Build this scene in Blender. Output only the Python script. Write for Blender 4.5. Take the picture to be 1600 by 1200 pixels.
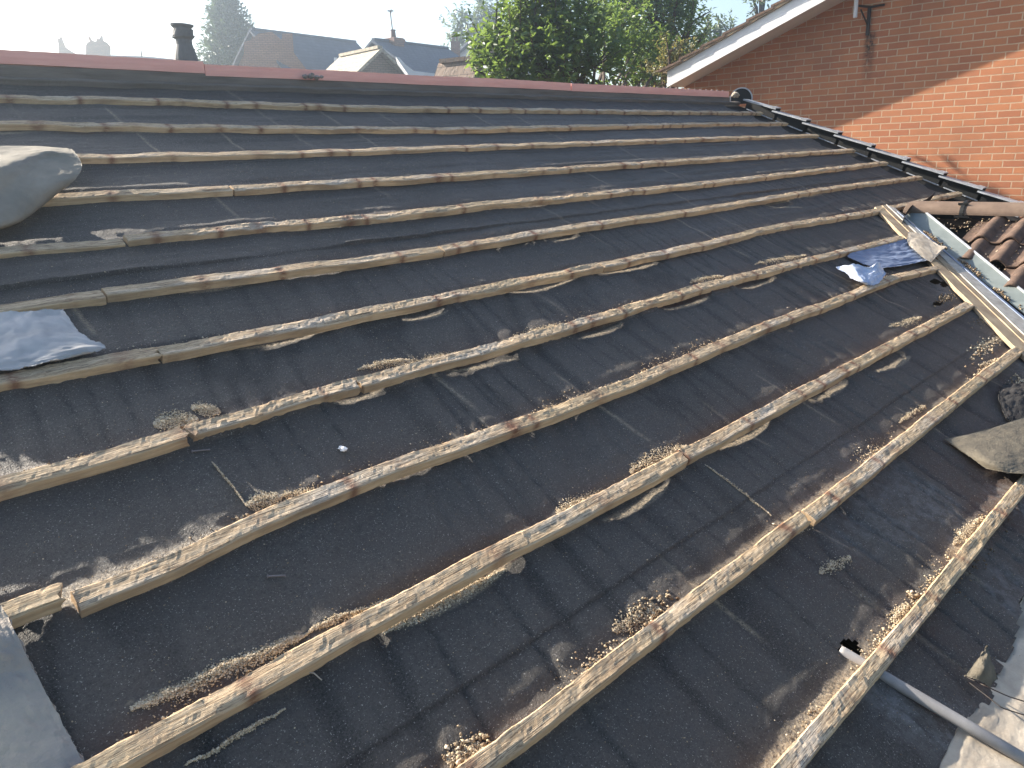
import bpy, math, random
import numpy as np
from mathutils import Matrix, Vector
R0 = math.radians
for o in list(bpy.data.objects): bpy.data.objects.remove(o)
SC = bpy.context.scene; COL = SC.collection
# ------------------------------------------------------------ camera, sky, sun, exposure
F_PX, PITCH, ROLL, YAW = 1229.185, 0.28722, -0.037224, -0.79049
CAM = np.array([-7.773491, -0.493497, 1.1094])
TH = 0.378663                                    # pitch of the stripped roof
cp, sp, cy, sy = math.cos(PITCH), math.sin(PITCH), math.cos(YAW), math.sin(YAW)
FW = np.array([-sy*cp, cy*cp, -sp]); _r = np.array([cy, sy, 0.0]); _u = np.cross(_r, FW)
RT = math.cos(ROLL)*_r + math.sin(ROLL)*_u; UP = -math.sin(ROLL)*_r + math.cos(ROLL)*_u
cam = bpy.data.cameras.new('camera'); camo = bpy.data.objects.new('camera', cam); COL.objects.link(camo)
camo.matrix_world = Matrix(((RT[0], UP[0], -FW[0], CAM[0]), (RT[1], UP[1], -FW[1], CAM[1]), (RT[2], UP[2], -FW[2], CAM[2]), (0, 0, 0, 1)))
cam.sensor_width = 36; cam.lens = 36*F_PX/1600; cam.clip_start = 0.02; cam.clip_end = 3000
SC.camera = camo
SUN_EL, SUN_AZ = R0(27.5), R0(-15)                # azimuth from +Y towards +X
w = bpy.data.worlds.new('World'); SC.world = w; w.use_nodes = True
nt = w.node_tree; nt.nodes.clear()
sky = nt.nodes.new('ShaderNodeTexSky'); sky.sky_type = 'NISHITA'; sky.sun_disc = False
sky.sun_elevation = SUN_EL; sky.sun_rotation = SUN_AZ; sky.air_density = 1.0; sky.dust_density = 1.6; sky.ozone_density = 1.0
bg = nt.nodes.new('ShaderNodeBackground'); bg.inputs['Strength'].default_value = 0.082
wo = nt.nodes.new('ShaderNodeOutputWorld'); nt.links.new(sky.outputs[0], bg.inputs[0]); nt.links.new(bg.outputs[0], wo.inputs[0])
SD = Vector((math.sin(SUN_AZ)*math.cos(SUN_EL), math.cos(SUN_AZ)*math.cos(SUN_EL), math.sin(SUN_EL)))
sl = bpy.data.lights.new('sun', 'SUN'); sl.energy = 5.0; sl.angle = R0(0.53); sl.color = (1.0, 0.90, 0.76)
so = bpy.data.objects.new('sun', sl); COL.objects.link(so); so.rotation_euler = SD.to_track_quat('Z', 'Y').to_euler()
SC.view_settings.view_transform = 'Standard'; SC.view_settings.look = 'None'; SC.view_settings.exposure = 1.8; SC.view_settings.gamma = 1
SC.cycles.use_denoising = True; SC.cycles.max_bounces = 6; SC.cycles.transparent_max_bounces = 6

# ------------------------------------------------------------ helpers
rng = np.random.default_rng(7); random.seed(7)
ST, CT = math.sin(TH), math.cos(TH)
def ray(px, py):
    d = FW + (px-800)/F_PX*RT - (py-600)/F_PX*UP
    return d/np.linalg.norm(d)
def at(px, py, dist): return CAM + ray(px, py)*dist
def onx(px, py, X):
    d = ray(px, py); return CAM + d*((X-CAM[0])/d[0])
def RW(x, s, h=0.0):                              # roof coordinates -> world
    x, s, h = np.broadcast_arrays(np.asarray(x, float), s, h)
    return np.stack([x, s*CT - h*ST, s*ST + h*CT], -1)
def hit(px, py, h=0.0):                           # a point of the roof surface seen at a place in the photograph
    d = ray(px, py); n = np.array([0, -ST, CT]); t = (h - CAM@n)/(d@n); P = CAM + d*t
    return P[0], P[1]*CT + P[2]*ST
def rp(px, py, h=0.0):
    x, s = hit(px, py, h); return RW(x, s, h)
def hsh(i, j, seed):
    v = np.sin(i*127.1 + j*311.7 + seed*74.7)*43758.5453; return v - np.floor(v)
def vn(x, y, seed=0):
    x, y = np.broadcast_arrays(np.asarray(x, float), np.asarray(y, float))
    i, j = np.floor(x), np.floor(y); u, v = x-i, y-j; u = u*u*(3-2*u); v = v*v*(3-2*v)
    return (hsh(i, j, seed)*(1-u)+hsh(i+1, j, seed)*u)*(1-v) + (hsh(i, j+1, seed)*(1-u)+hsh(i+1, j+1, seed)*u)*v
def fbm(x, y, seed=0, n=3): return sum((vn(x*2**k, y*2**k, seed+k)-.5)*.5**k for k in range(n))
def sm(a, b, x): t = np.clip((x-a)/(b-a), 0, 1); return t*t*(3-2*t)
def link(o, parent=None):
    COL.objects.link(o)
    if parent is not None: o.parent = parent
    return o
def mesh(name, V, F, mat, parent=None, smooth=False, attrs=None, origin=None):
    V = np.asarray(V, float).reshape(-1, 3)
    me = bpy.data.meshes.new(name)
    if origin is not None: V = V - np.asarray(origin)
    if isinstance(F, np.ndarray):
        n, k = F.shape
        me.vertices.add(len(V)); me.vertices.foreach_set('co', V.ravel())
        me.loops.add(n*k); me.loops.foreach_set('vertex_index', F.ravel().astype(np.int32))
        me.polygons.add(n); me.polygons.foreach_set('loop_start', np.arange(0, n*k, k, dtype=np.int32))
        me.polygons.foreach_set('loop_total', np.full(n, k, dtype=np.int32)); me.update(calc_edges=True)
    else:
        me.from_pydata([tuple(v) for v in V], [], F); me.update()
    if smooth: me.polygons.foreach_set('use_smooth', np.ones(len(me.polygons), dtype=bool))
    for k, a in (attrs or {}).items():
        at_ = me.attributes.new(k, 'FLOAT', 'POINT'); at_.data.foreach_set('value', np.asarray(a, np.float32).ravel())
    me.materials.append(mat)
    o = bpy.data.objects.new(name, me)
    if origin is not None: o.location = Vector(origin)
    return link(o, parent)
def tag(o, label, cat, group=None, kind=None):
    if label: o['label'] = label
    if cat: o['category'] = cat
    if group: o['group'] = group
    if kind: o['kind'] = kind
    return o
def empty(name, loc=(0, 0, 0)):
    o = bpy.data.objects.new(name, None); o.location = Vector(loc); o.empty_display_size = .1; return link(o)
def child(o, parent):                              # parent keeping the world place
    o.parent = parent; o.location = Vector(o.location) - Vector(parent.location); return o
def grid_faces(n, m):                              # n rows of m vertices
    a = (np.arange(n-1)[:, None]*m + np.arange(m-1)[None, :]).ravel()
    return np.stack([a, a+1, a+m+1, a+m], -1)
def loft(rings, cap=True, closed=True):            # rings (n, m, 3)
    R = np.asarray(rings); n, m = R.shape[:2]; F = []
    for i in range(n-1):
        for j in range(m if closed else m-1):
            k = (j+1) % m; F.append((i*m+j, i*m+k, (i+1)*m+k, (i+1)*m+j))
    if cap and closed: F.append(tuple(range(m-1, -1, -1))); F.append(tuple((n-1)*m+j for j in range(m)))
    return R.reshape(-1, 3), F
def prism(base, ext):                              # polygon (k,3) pushed by ext
    b = np.asarray(base, float); k = len(b); V = np.vstack([b, b+np.asarray(ext)])
    F = [tuple(range(k-1, -1, -1)), tuple(range(k, 2*k))] + [(i, (i+1) % k, (i+1) % k+k, i+k) for i in range(k)]
    return V, F
def join(parts):
    V, F, n = [], [], 0
    for v, f in parts:
        v = np.asarray(v).reshape(-1, 3); V.append(v); F += [tuple(i+n for i in q) for q in f]; n += len(v)
    return np.vstack(V), F
def boxv(c, a, b, d):                              # centre and three half vectors
    c, a, b, d = map(lambda t: np.asarray(t, float), (c, a, b, d))
    V = [c+i*a+j*b+k*d for k in (-1, 1) for j in (-1, 1) for i in (-1, 1)]
    return np.array(V), [(0, 2, 3, 1), (4, 5, 7, 6), (0, 1, 5, 4), (2, 6, 7, 3), (0, 4, 6, 2), (1, 3, 7, 5)]
def tube(P, r, m=10):
    P = np.asarray(P, float); n = len(P); r = np.broadcast_to(r, (n,)); rings = []
    ref = np.array([0.13, 0.21, 1.0])
    for i in range(n):
        t = P[min(i+1, n-1)]-P[max(i-1, 0)]; t /= np.linalg.norm(t)+1e-9
        a = np.cross(t, ref); a /= np.linalg.norm(a)+1e-9; b = np.cross(t, a)
        an = np.arange(m)/m*2*math.pi; rings.append(P[i]+r[i]*(np.cos(an)[:, None]*a+np.sin(an)[:, None]*b))
    return loft(rings)

# ------------------------------------------------------------ materials
class M:
    def __init__(s, name, rough=.8, spec=.3):
        s.m = bpy.data.materials.new(name); s.m.use_nodes = True; s.t = s.m.node_tree; s.n = s.t.nodes; s.n.clear()
        s.b = s.n.new('ShaderNodeBsdfPrincipled'); s.o = s.n.new('ShaderNodeOutputMaterial'); s.l(s.b.outputs[0], s.o.inputs[0])
        s.b.inputs['Roughness'].default_value = rough; s.b.inputs['Specular IOR Level'].default_value = spec
    def l(s, a, b): s.t.links.new(a, b)
    def coord(s, scale=(1, 1, 1), kind='Object', rot=(0, 0, 0), loc=(0, 0, 0)):
        c = s.n.new('ShaderNodeTexCoord'); m = s.n.new('ShaderNodeMapping'); m.inputs['Scale'].default_value = scale
        m.inputs['Rotation'].default_value = rot; m.inputs['Location'].default_value = loc
        s.l(c.outputs[kind], m.inputs[0]); return m.outputs[0]
    def noise(s, scale=5, detail=4, vec=None, rough=.6, dist=0):
        n = s.n.new('ShaderNodeTexNoise'); n.inputs['Scale'].default_value = scale; n.inputs['Detail'].default_value = detail
        n.inputs['Roughness'].default_value = rough; n.inputs['Distortion'].default_value = dist
        s.l(vec if vec is not None else s.coord(), n.inputs['Vector']); return n.outputs[0]
    def ramp(s, f, stops):
        r = s.n.new('ShaderNodeValToRGB'); e = r.color_ramp.elements
        while len(e) > 1: e.remove(e[-1])
        for i, (p, c) in enumerate(stops):
            q = e[0] if i == 0 else e.new(p)
            q.position = p; q.color = (*c, 1) if len(c) == 3 else c
        s.l(f, r.inputs[0]); return r.outputs[0]
    def g(s, f, a, b, lo=0., hi=1.):
        m = s.n.new('ShaderNodeMapRange'); m.inputs[1].default_value = a; m.inputs[2].default_value = b
        m.inputs[3].default_value = lo; m.inputs[4].default_value = hi; s.l(f, m.inputs[0]); return m.outputs[0]
    def mix(s, f, a, b, mode='MIX'):
        m = s.n.new('ShaderNodeMix'); m.data_type = 'RGBA'; m.blend_type = mode
        for v, i in ((f, 0), (a, 6), (b, 7)):
            if isinstance(v, (int, float)): m.inputs[i].default_value = v
            elif isinstance(v, tuple): m.inputs[i].default_value = (*v, 1)
            else: s.l(v, m.inputs[i])
        return m.outputs[2]
    def math(s, op, a, b=0.):
        m = s.n.new('ShaderNodeMath'); m.operation = op; m.use_clamp = False
        for v, i in ((a, 0), (b, 1)):
            if isinstance(v, (int, float)): m.inputs[i].default_value = v
            else: s.l(v, m.inputs[i])
        return m.outputs[0]
    def attr(s, name):
        a = s.n.new('ShaderNodeAttribute'); a.attribute_name = name; return a.outputs['Fac']
    def col(s, c):
        if isinstance(c, tuple): s.b.inputs['Base Color'].default_value = (*c, 1)
        else: s.l(c, s.b.inputs['Base Color'])
    def bump(s, f, strength=.5, dist=.01):
        b = s.n.new('ShaderNodeBump'); b.inputs['Strength'].default_value = strength; b.inputs['Distance'].default_value = dist
        s.l(f, b.inputs['Height']); s.l(b.outputs[0], s.b.inputs['Normal'])
def simple(name, c, c2=None, scale=8, rough=.8, bump=.3, bd=.004, spec=.3, stretch=(1, 1, 1)):
    m = M(name, rough, spec); v = m.coord(stretch); n = m.noise(scale, 6, v)
    c2 = c2 or tuple(x*.6 for x in c); m.col(m.ramp(n, [(.3, c2), (.7, c)])); m.bump(m.noise(scale*6, 5, v), bump, bd); return m.m

def mat_felt():
    m = M('felt', .62, .35)
    big = m.noise(1.3, 5); mid = m.noise(7, 5, m.coord((1, 1, 1))); st = m.noise(6, 5, m.coord((6, .8, .8)))
    fine = m.noise(260, 3, rough=.8); spk = m.noise(230, 2, rough=.9)
    base = m.ramp(big, [(.3, (.042, .040, .036)), (.5, (.057, .052, .046)), (.7, (.045, .049, .043))])
    gr1 = m.noise(95, 4, rough=.85); base = m.mix(m.g(gr1, .46, .66, 0, .75), base, (.125, .112, .098)); base = m.mix(m.g(gr1, .36, .48, .7, 0), base, (.013, .012, .012))
    base = m.mix(m.g(mid, .35, .7), base, (.056, .050, .045))
    base = m.mix(m.g(st, .52, .72, 0, .55), base, (.034, .034, .033))
    base = m.mix(m.math('MULTIPLY', m.attr('fold'), .95), base, (.008, .009, .009))  # dark creases and lap shadow put into the colour
    base = m.mix(m.g(fine, .35, .8), base, (.115, .104, .094))
    d = m.attr('dirt'); dn = m.math('MULTIPLY', d, m.g(m.noise(38, 6, rough=.8), .3, .62))
    base = m.mix(dn, base, (.075, .038, .027))
    tan = m.attr('dust_sunlight'); tn = m.math('MULTIPLY', tan, m.g(m.noise(120, 4, rough=.8), .38, .6))
    base = m.mix(tn, base, (.42, .34, .235))  # tan for dusty patches and for painted slivers of sunlight
    base = m.mix(m.math('MULTIPLY', m.attr('pale'), m.g(m.noise(30, 6, rough=.75), .42, .62)), base, (.17, .165, .165))
    base = m.mix(m.g(spk, .63, .70), base, (.42, .39, .35))
    m.col(base)
    h = m.math('ADD', m.math('MULTIPLY', fine, .6), m.math('MULTIPLY', gr1, 1.5)); m.bump(h, .8, .007)
    m.l(m.g(big, .3, .7, .5, .72), m.b.inputs['Roughness']); return m.m
def mat_batten():
    m = M('batten_wood', .8, .25)
    gr = m.noise(1, 6, m.coord((5, 90, 90)), .65, .6); bl = m.noise(1, 5, m.coord((3.2, 14, 14)), .6)
    sp_ = m.noise(1, 4, m.coord((40, 260, 260)), .8); side = m.attr('side'); stn = m.attr('stain'); ob = m.noise(1.1, 2, m.coord((1, .2, .2)))
    top = m.ramp(gr, [(.28, (.20, .14, .085)), (.42, (.43, .31, .19)), (.6, (.61, .465, .305)), (.8, (.70, .59, .45))])
    top = m.mix(m.g(bl, .52, .7, 0, .5), top, (.62, .57, .50))
    top = m.mix(m.g(ob, .5, .72, 0, .6), top, (.38, .30, .17))
    top = m.mix(m.g(sp_, .56, .68, 0, .5), top, (.18, .135, .10))
    fb = m.noise(1, 4, m.coord((16, 380, 380)), .75); top = m.mix(m.g(fb, .50, .60, 0, .8), top, (.10, .068, .042)); top = m.mix(m.g(fb, .34, .45, .55, 0), top, (.60, .50, .36))
    sd = m.ramp(gr, [(.3, (.42, .285, .165)), (.6, (.62, .45, .275)), (.8, (.70, .55, .37))])
    sd = m.mix(m.g(bl, .5, .66, 0, .6), sd, (.22, .155, .10))
    c = m.mix(side, top, sd)
    c = m.mix(m.math('MULTIPLY', stn, m.g(m.noise(1, 5, m.coord((30, 70, 70)), .7), .30, .50)), c, (.17, .072, .045))
    m.col(c); m.bump(m.math('ADD', gr, m.math('MULTIPLY', fb, -.8)), .65, .005); return m.m
def mat_brick():
    m = M('red_brick', .85, .2)
    g_ = m.n.new('ShaderNodeTexCoord'); sx = m.n.new('ShaderNodeSeparateXYZ'); m.l(g_.outputs['Object'], sx.inputs[0])
    cb = m.n.new('ShaderNodeCombineXYZ'); m.l(sx.outputs['Y'], cb.inputs[0]); m.l(sx.outputs['Z'], cb.inputs[1])
    dv = m.n.new('ShaderNodeVectorMath'); dv.operation = 'ADD'
    nz = m.n.new('ShaderNodeTexNoise'); nz.inputs['Scale'].default_value = 14; m.l(g_.outputs['Object'], nz.inputs['Vector'])
    sc_ = m.n.new('ShaderNodeVectorMath'); sc_.operation = 'SCALE'; sc_.inputs['Scale'].default_value = .008; m.l(nz.outputs[1], sc_.inputs[0])
    m.l(cb.outputs[0], dv.inputs[0]); m.l(sc_.outputs[0], dv.inputs[1])
    b = m.n.new('ShaderNodeTexBrick'); m.l(dv.outputs[0], b.inputs[0])
    b.inputs['Scale'].default_value = 1; b.inputs['Brick Width'].default_value = .225; b.inputs['Row Height'].default_value = .075
    b.inputs['Mortar Size'].default_value = .0065; b.inputs['Mortar Smooth'].default_value = .25; b.inputs['Bias'].default_value = -.1
    b.inputs['Color1'].default_value = (.47, .19, .09, 1); b.inputs['Color2'].default_value = (.36, .13, .068, 1); b.inputs['Mortar'].default_value = (.53, .41, .29, 1)
    v = m.noise(26, 6, rough=.7); c = m.mix(m.g(v, .3, .7), b.outputs[0], (.34, .19, .12), 'MIX')
    c = m.mix(.4, b.outputs[0], c); c = m.mix(m.g(m.noise(1.6, 5), .45, .75, 0, .35), c, (.16, .085, .06))
    # dark stain below the bracket
    y0, z0 = 3.47, 2.30
    dy = m.math('ABSOLUTE', m.math('SUBTRACT', sx.outputs['Y'], y0))
    a = m.math('MULTIPLY', m.g(dy, .03, .085, 1, 0), m.math('MULTIPLY', m.g(sx.outputs['Z'], z0-.62, z0-.12, 0, 1), m.g(sx.outputs['Z'], z0-.02, z0+.05, 1, 0)))
    a = m.math('MULTIPLY', a, m.g(m.noise(22, 4), .25, .6)); c = m.mix(a, c, (.05, .035, .03))
    m.col(c); h = m.math('SUBTRACT', m.math('MULTIPLY', v, .35), b.outputs['Fac']); m.bump(h, .8, .008); return m.m
def mat_leaf(name, c1, c2, tr=.45):
    m = M(name, .42, .5); v = m.attr('tone'); c = m.ramp(v, [(0, c1), (1, c2)]); m.col(c)
    t = m.n.new('ShaderNodeBsdfTranslucent'); m.l(m.mix(.5, c, (min(1, c2[0]*2.2), min(1, c2[1]*2.0), c2[2]*1.2)), t.inputs[0])
    x = m.n.new('ShaderNodeMixShader'); x.inputs[0].default_value = tr; m.l(m.b.outputs[0], x.inputs[1]); m.l(t.outputs[0], x.inputs[2]); m.l(x.outputs[0], m.o.inputs[0]); return m.m
def mat_grain():
    m = M('debris', .9, .15); c = m.ramp(m.attr('tone'), [(0, (.09, .06, .04)), (.3, (.27, .20, .13)), (.65, (.50, .41, .28)), (1, (.68, .60, .47))]); m.col(c); return m.m
def mat_rows(name, c1, c2, gauge, width, axis_s=True):
    m = M(name, .75, .3); b = m.n.new('ShaderNodeTexBrick'); u = m.n.new('ShaderNodeUVMap'); m.l(u.outputs[0], b.inputs[0])
    b.inputs['Scale'].default_value = 1; b.inputs['Row Height'].default_value = gauge; b.inputs['Brick Width'].default_value = width
    b.inputs['Mortar Size'].default_value = .012; b.inputs['Mortar Smooth'].default_value = .5
    b.inputs['Color1'].default_value = (*c1, 1); b.inputs['Color2'].default_value = (*c2, 1); b.inputs['Mortar'].default_value = (c2[0]*.35, c2[1]*.35, c2[2]*.35, 1)
    c = m.mix(m.g(m.noise(2.5, 5), .35, .7, 0, .5), b.outputs[0], tuple(x*.6 for x in c2)); m.col(c)
    m.bump(m.math('SUBTRACT', m.noise(9, 3), b.outputs['Fac']), .6, .03); return m.m

FELT = mat_felt(); WOOD = mat_batten(); BRICK = mat_brick(); GRAIN = mat_grain()
FELT_BACK = simple('felt_back', (.17, .145, .105), (.09, .08, .065), 22, .85, .6, .004)
FELT_GREY = simple('felt_grey', (.44, .43, .42), (.30, .295, .29), 9, .6, .4, .002)
RED = simple('red_board', (.86, .47, .39), (.75, .37, .31), 7, .8, .4, .003, stretch=(.6, 5, 5))
GREYWOOD = simple('grey_board', (.21, .18, .155), (.11, .095, .08), 5, .85, .5, .004, stretch=(.6, 6, 6))
BLACK = simple('black_plastic', (.010, .011, .012), (.006, .007, .008), 12, .6, .15, .001, .3)
GREYPL = simple('grey_plastic', (.42, .44, .47), (.28, .29, .31), 10, .4, .2, .001, .5)
PIPE = simple('white_pipe', (.33, .32, .31), (.20, .19, .185), 14, .5, .25, .001, .4)
WHITE = simple('white_paint', (.72, .73, .74), (.62, .63, .65), 4, .5, .1, .001, .4)
STEEL = simple('galvanised_trough', (.19, .215, .205), (.12, .14, .135), 6, .5, .25, .002, .5)
CREAM = simple('cream_board', (.48, .42, .34), (.26, .215, .165), 9, .8, .5, .004)
PALEWOOD = simple('pale_timber', (.42, .33, .22), (.25, .18, .12), 8, .85, .6, .003, stretch=(1, 1, 1))
LEAD = simple('lead_sheet', (.22, .27, .38), (.13, .17, .26), 14, .6, .5, .003, .4)
CLOTH = simple('blue_white_cloth', (.62, .64, .70), (.25, .34, .52), 16, .9, .4, .002)
TILE = simple('brown_tile', (.165, .105, .075), (.06, .042, .034), 16, .85, .6, .003)
RIDGEM = simple('brown_ridge', (.19, .135, .10), (.115, .08, .06), 9, .85, .5, .003)
DARK = simple('roof_void', (.02, .017, .015), (.01, .009, .008), 5, .95, .2)  # near-black colour stands for unlit gaps and holes
IRON = simple('black_iron', (.025, .022, .02), (.05, .03, .02), 20, .6, .3, .001, .4)
NAIL = simple('nail', (.22, .20, .20), (.12, .09, .08), 30, .4, .1, .001, .6)
BARK = simple('bark', (.12, .09, .065), (.06, .045, .035), 8, .95, .7, .01)
MORTAR = simple('mortar', (.33, .30, .27), (.18, .16, .14), 30, .95, .8, .004)

# ------------------------------------------------------------ ground
m = M('ground', .95, .1); m.col(m.ramp(m.noise(.25, 6), [(.35, (.045, .06, .028)), (.55, (.075, .07, .055)), (.7, (.06, .058, .055))])); m.bump(m.noise(3, 5), .4, .05)
GZ = -4.6
g_ = mesh('ground', [(-600, -600, GZ), (600, -600, GZ), (600, 900, GZ), (-600, 900, GZ)], [(0, 1, 2, 3)], m.m); tag(g_, None, None, kind='structure')

# ------------------------------------------------------------ the stripped roof: felt over rafters
GA = 0.345; RAF0, RAFP = -7.46, .38
LAPS = (.490, 1.36, 2.215, 3.05)
VA, VB = np.array(hit(1372, 322, -.02)), np.array(hit(1596, 545, -.02))     # left edge of the valley boarding
VDIR = VB-VA
def felt_h(x, s):
    t = ((x-RAF0)/RAFP) % 1.0
    sag = -.0012-np.sin(math.pi*t)**2*(.001+.0035*vn(x/RAFP*.9, s/GA, 3)) - .001*np.sin(math.pi*s/GA)**2
    up = sm(.5, 2.4, s-.18*(x+7)); lo = 1-up
    rip = (vn(x*1.6+3*vn(x, s*2, 5), s*24+2*vn(x*1.5, s, 9), 11)-.5)*.0085*(.35+.65*up)
    rip += (vn(x*2.3, s*55, 12)-.5)*.0022*up
    skew = x - .16*s
    w1 = vn(skew*15+.5*vn(x*3, s*3, 2), s*1.6, 21)-.5
    fold = np.abs(w1)*2; fold = -np.exp(-(fold/.16)**2)
    rip += (fold*.0075 + (vn(skew*22, s*2.5, 23)-.5)*.003)*(.25+.75*lo)*sm(.35, .62, vn(x*1.1, s*1.7, 31)+.1)
    lump = fbm(x*9, s*9, 41)*.0026 + fbm(x*45, s*45, 45, 2)*.0020
    d = 0
    for L in LAPS:
        e = s-(L+.006*(vn(x*3, 0, int(L*10))-.5))
        amp = .0045+.008*sm(.55, .9, vn(x*1.4, 7, int(L*33))) if L != .490 else .003+.002*vn(x*2, 1, 3)
        d = d + np.where(e > 0, amp*np.exp(-np.maximum(e, 0)/.07), 0)
    H_ = -.027+sag+rip+lump+d
    sm_d = s-np.round(s/GA)*GA
    H_ = H_ + .0035*np.exp(-(sm_d/.018)**2) - .0042*np.exp(-((sm_d-.052)/.020)**2)
    for (x0, hl, sc_, row, dp) in GAPS:                    # where the felt hangs clear of the batten and light gets under it
        if x.size > 1 and (x.min() > x0+hl or x.max() < x0-hl): continue
        dd = (row*GA-.020)-s-((row*GA-.020-sc_)-.050); wx = np.clip(1-((x-x0)/hl)**2, 0, 1)**.6
        pr = np.interp(dd, (-.14, -.05, -.02, 0, .028, .06, .095, .16), (-.032, -.0355, -.0385-dp, -.040-dp, -.0445-dp, -.0385, -.033, -.032))
        ws = np.clip(np.minimum((dd+.14)/.05, (.16-dd)/.05), 0, 1); k_ = wx*ws
        H_ = H_*(1-k_)+(pr+lump*.8+.3*rip)*k_
    return H_
CRES = [((370, 546), (500, 518), .001), ((520, 632), (600, 606), 0), ((560, 742), (700, 695), 0), ((600, 985), (800, 880), .006), ((945, 815), (1048, 757), .001), ((1120, 702), (1205, 660), .003), ((1370, 580), (1425, 556), .003),
 ((690, 580), (810, 560), 0), ((800, 458), (895, 438), .003), ((905, 530), (975, 504), .001), ((940, 427), (1025, 412), .002), ((1040, 484), (1110, 465), .002), ((1160, 451), (1215, 433), .002), ((1195, 320), (1255, 324), .003), ((275, 457), (395, 441), .003), ((400, 435), (560, 412), 0),
 ((640, 337), (735, 328), .001), ((790, 322), (860, 317), .001), ((450, 352), (560, 347), 0), ((630, 500), (700, 487), .001), ((860, 373), (905, 370), .001), ((1265, 625), (1325, 600), .002)]
GAPS = []
for a_, b_, dp in CRES:
    (x0, s0), (x1, s1) = hit(*a_, -.034), hit(*b_, -.034); sm_ = (s0+s1)/2; GAPS.append(((x0+x1)/2, abs(x1-x0)/2*1.25, sm_, math.ceil(sm_/GA), dp))
xs = np.arange(-9.2, .06, .012); ss = np.concatenate([np.arange(-1.3, -.3, .02), np.arange(-.3, 4.13, .0058)])
X, S = np.meshgrid(xs, ss); H = felt_h(X, S)
dirt = np.zeros_like(X); dust_sunlight = np.zeros_like(X); fold = np.zeros_like(X); pale = np.zeros_like(X)
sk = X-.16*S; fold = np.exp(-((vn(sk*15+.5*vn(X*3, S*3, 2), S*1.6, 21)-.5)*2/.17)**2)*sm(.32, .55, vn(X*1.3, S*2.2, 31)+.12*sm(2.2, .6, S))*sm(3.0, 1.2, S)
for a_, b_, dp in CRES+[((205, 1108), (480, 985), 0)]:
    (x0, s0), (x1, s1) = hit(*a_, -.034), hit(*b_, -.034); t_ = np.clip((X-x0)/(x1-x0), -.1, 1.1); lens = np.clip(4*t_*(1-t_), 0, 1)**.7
    dust_sunlight = np.maximum(dust_sunlight, np.where(lens > 0, sm(1.0, .5, np.abs(S-(s0+(s1-s0)*t_)+.012*(lens-.6))/(.003+(.012+dp*2.2)*lens)), 0))  # tan crescents: sunlight passing under the battens, painted into the felt colour
for L_ in (.490, 2.215): fold = np.maximum(fold, np.exp(-((S-L_-.006*(vn(X*3, 0, int(L_*10))-.5)+.002)/.0045)**2)*(1 if L_ < 1 else .8))  # lap lines: gap shadow and dirt painted dark
for k in range(0, 13):
    e = S-(k*GA+.018)
    dirt = np.maximum(dirt, np.where(e > -.03, np.exp(-np.maximum(e, 0)/.035), 0)*sm(.3, .75, vn(X*3.1, k, 61))*(1.25-.5*sm(.5, 3, S)))
    dust_sunlight = np.maximum(dust_sunlight, np.where(e > -.03, np.exp(-(np.maximum(e, 0)/.025)**2), 0)*sm(.5, .8, vn(X*2.6, k*3, 67)))
for k in range(int(9.5/RAFP)):
    xr = RAF0+RAFP*(k-4); a = np.exp(-((X-xr-.01*(vn(S*2, k, 5)-.5))/.006)**2)*sm(.62, .75, vn(S*3, k*7, 70)); dust_sunlight = np.maximum(dust_sunlight, a*.8)
low = sm(.7, -.1, S)*sm(-6.9, -5.2, X); dirt = np.maximum(dirt, low*.9*sm(.35, .7, fbm(X*2.2, S*3, 81)+.5))
pale = low*sm(.5, .68, fbm(X*1.8+5, S*2.2, 83)+.5)
def blob(px, py, rx, rs): x0, s0 = hit(px, py, -.03); return np.exp(-((X-x0)/rx)**2-((S-s0)/rs)**2)
pale = np.maximum(pale, blob(1478, 455, .12, .05)); pale = np.maximum(pale, blob(1540, 490, .16, .07)*.9); pale = np.maximum(pale, blob(1405, 1110, .07, .1)); pale = np.maximum(pale, blob(1490, 1140, .1, .06))
# keep: inside the valley line, the ragged verge edge and the torn eaves edge
vs = ((X-VA[0])*VDIR[1]-(S-VA[1])*VDIR[0])/np.linalg.norm(VDIR)             # >0 on one side
ref = ((-6-VA[0])*VDIR[1]-(1-VA[1])*VDIR[0]); keep = (vs*np.sign(ref) > -.05) | (S > 1.74)
keep &= X < -.30+.10*np.abs(((S/GA) % 1)-.5)*2+.05*(vn(S*9, 1, 90)-.5)
E1, E2 = np.array(hit(1497, 1200, -.03)), np.array(hit(1602, 955, -.03))
ed = ((X-E1[0])*(E2-E1)[1]-(S-E1[1])*(E2-E1)[0])/np.linalg.norm(E2-E1)
edr = np.sign(((-7-E1[0])*(E2-E1)[1]-(0-E1[1])*(E2-E1)[0]))
keep &= (ed*edr > .035*(vn(X*14, S*14, 93)-.5)+.02*(vn(X*45, S*45, 94)-.5)) | (X < -6.9)
for (px, py, rx, rs) in ((1328, 1012, .024, .018), (1480, 443, .10, .022), (1462, 440, .05, .02), (1465, 474, .05, .012)):
    x0, s0 = hit(px, py, -.03); keep &= (((X-x0)/rx)**2+((S-s0)/rs)**2 > .6+.9*vn(X*60, S*60, 97))
Fq = grid_faces(len(ss), len(xs)); kq = keep.ravel()[Fq].all(1); Fq = Fq[kq]
house = tag(empty('stripped_house', (-4, 2, GZ)), 'brick house in the foreground with its roof stripped to black felt', 'house')
def hpart(o, label=None):
    child(o, house)
    if label: o['label'] = label
    return o
fo = hpart(mesh('roof_felt', RW(X, S, H), Fq, FELT, smooth=True, attrs=dict(dirt=dirt, dust_sunlight=dust_sunlight, pale=pale, fold=fold)))
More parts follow.
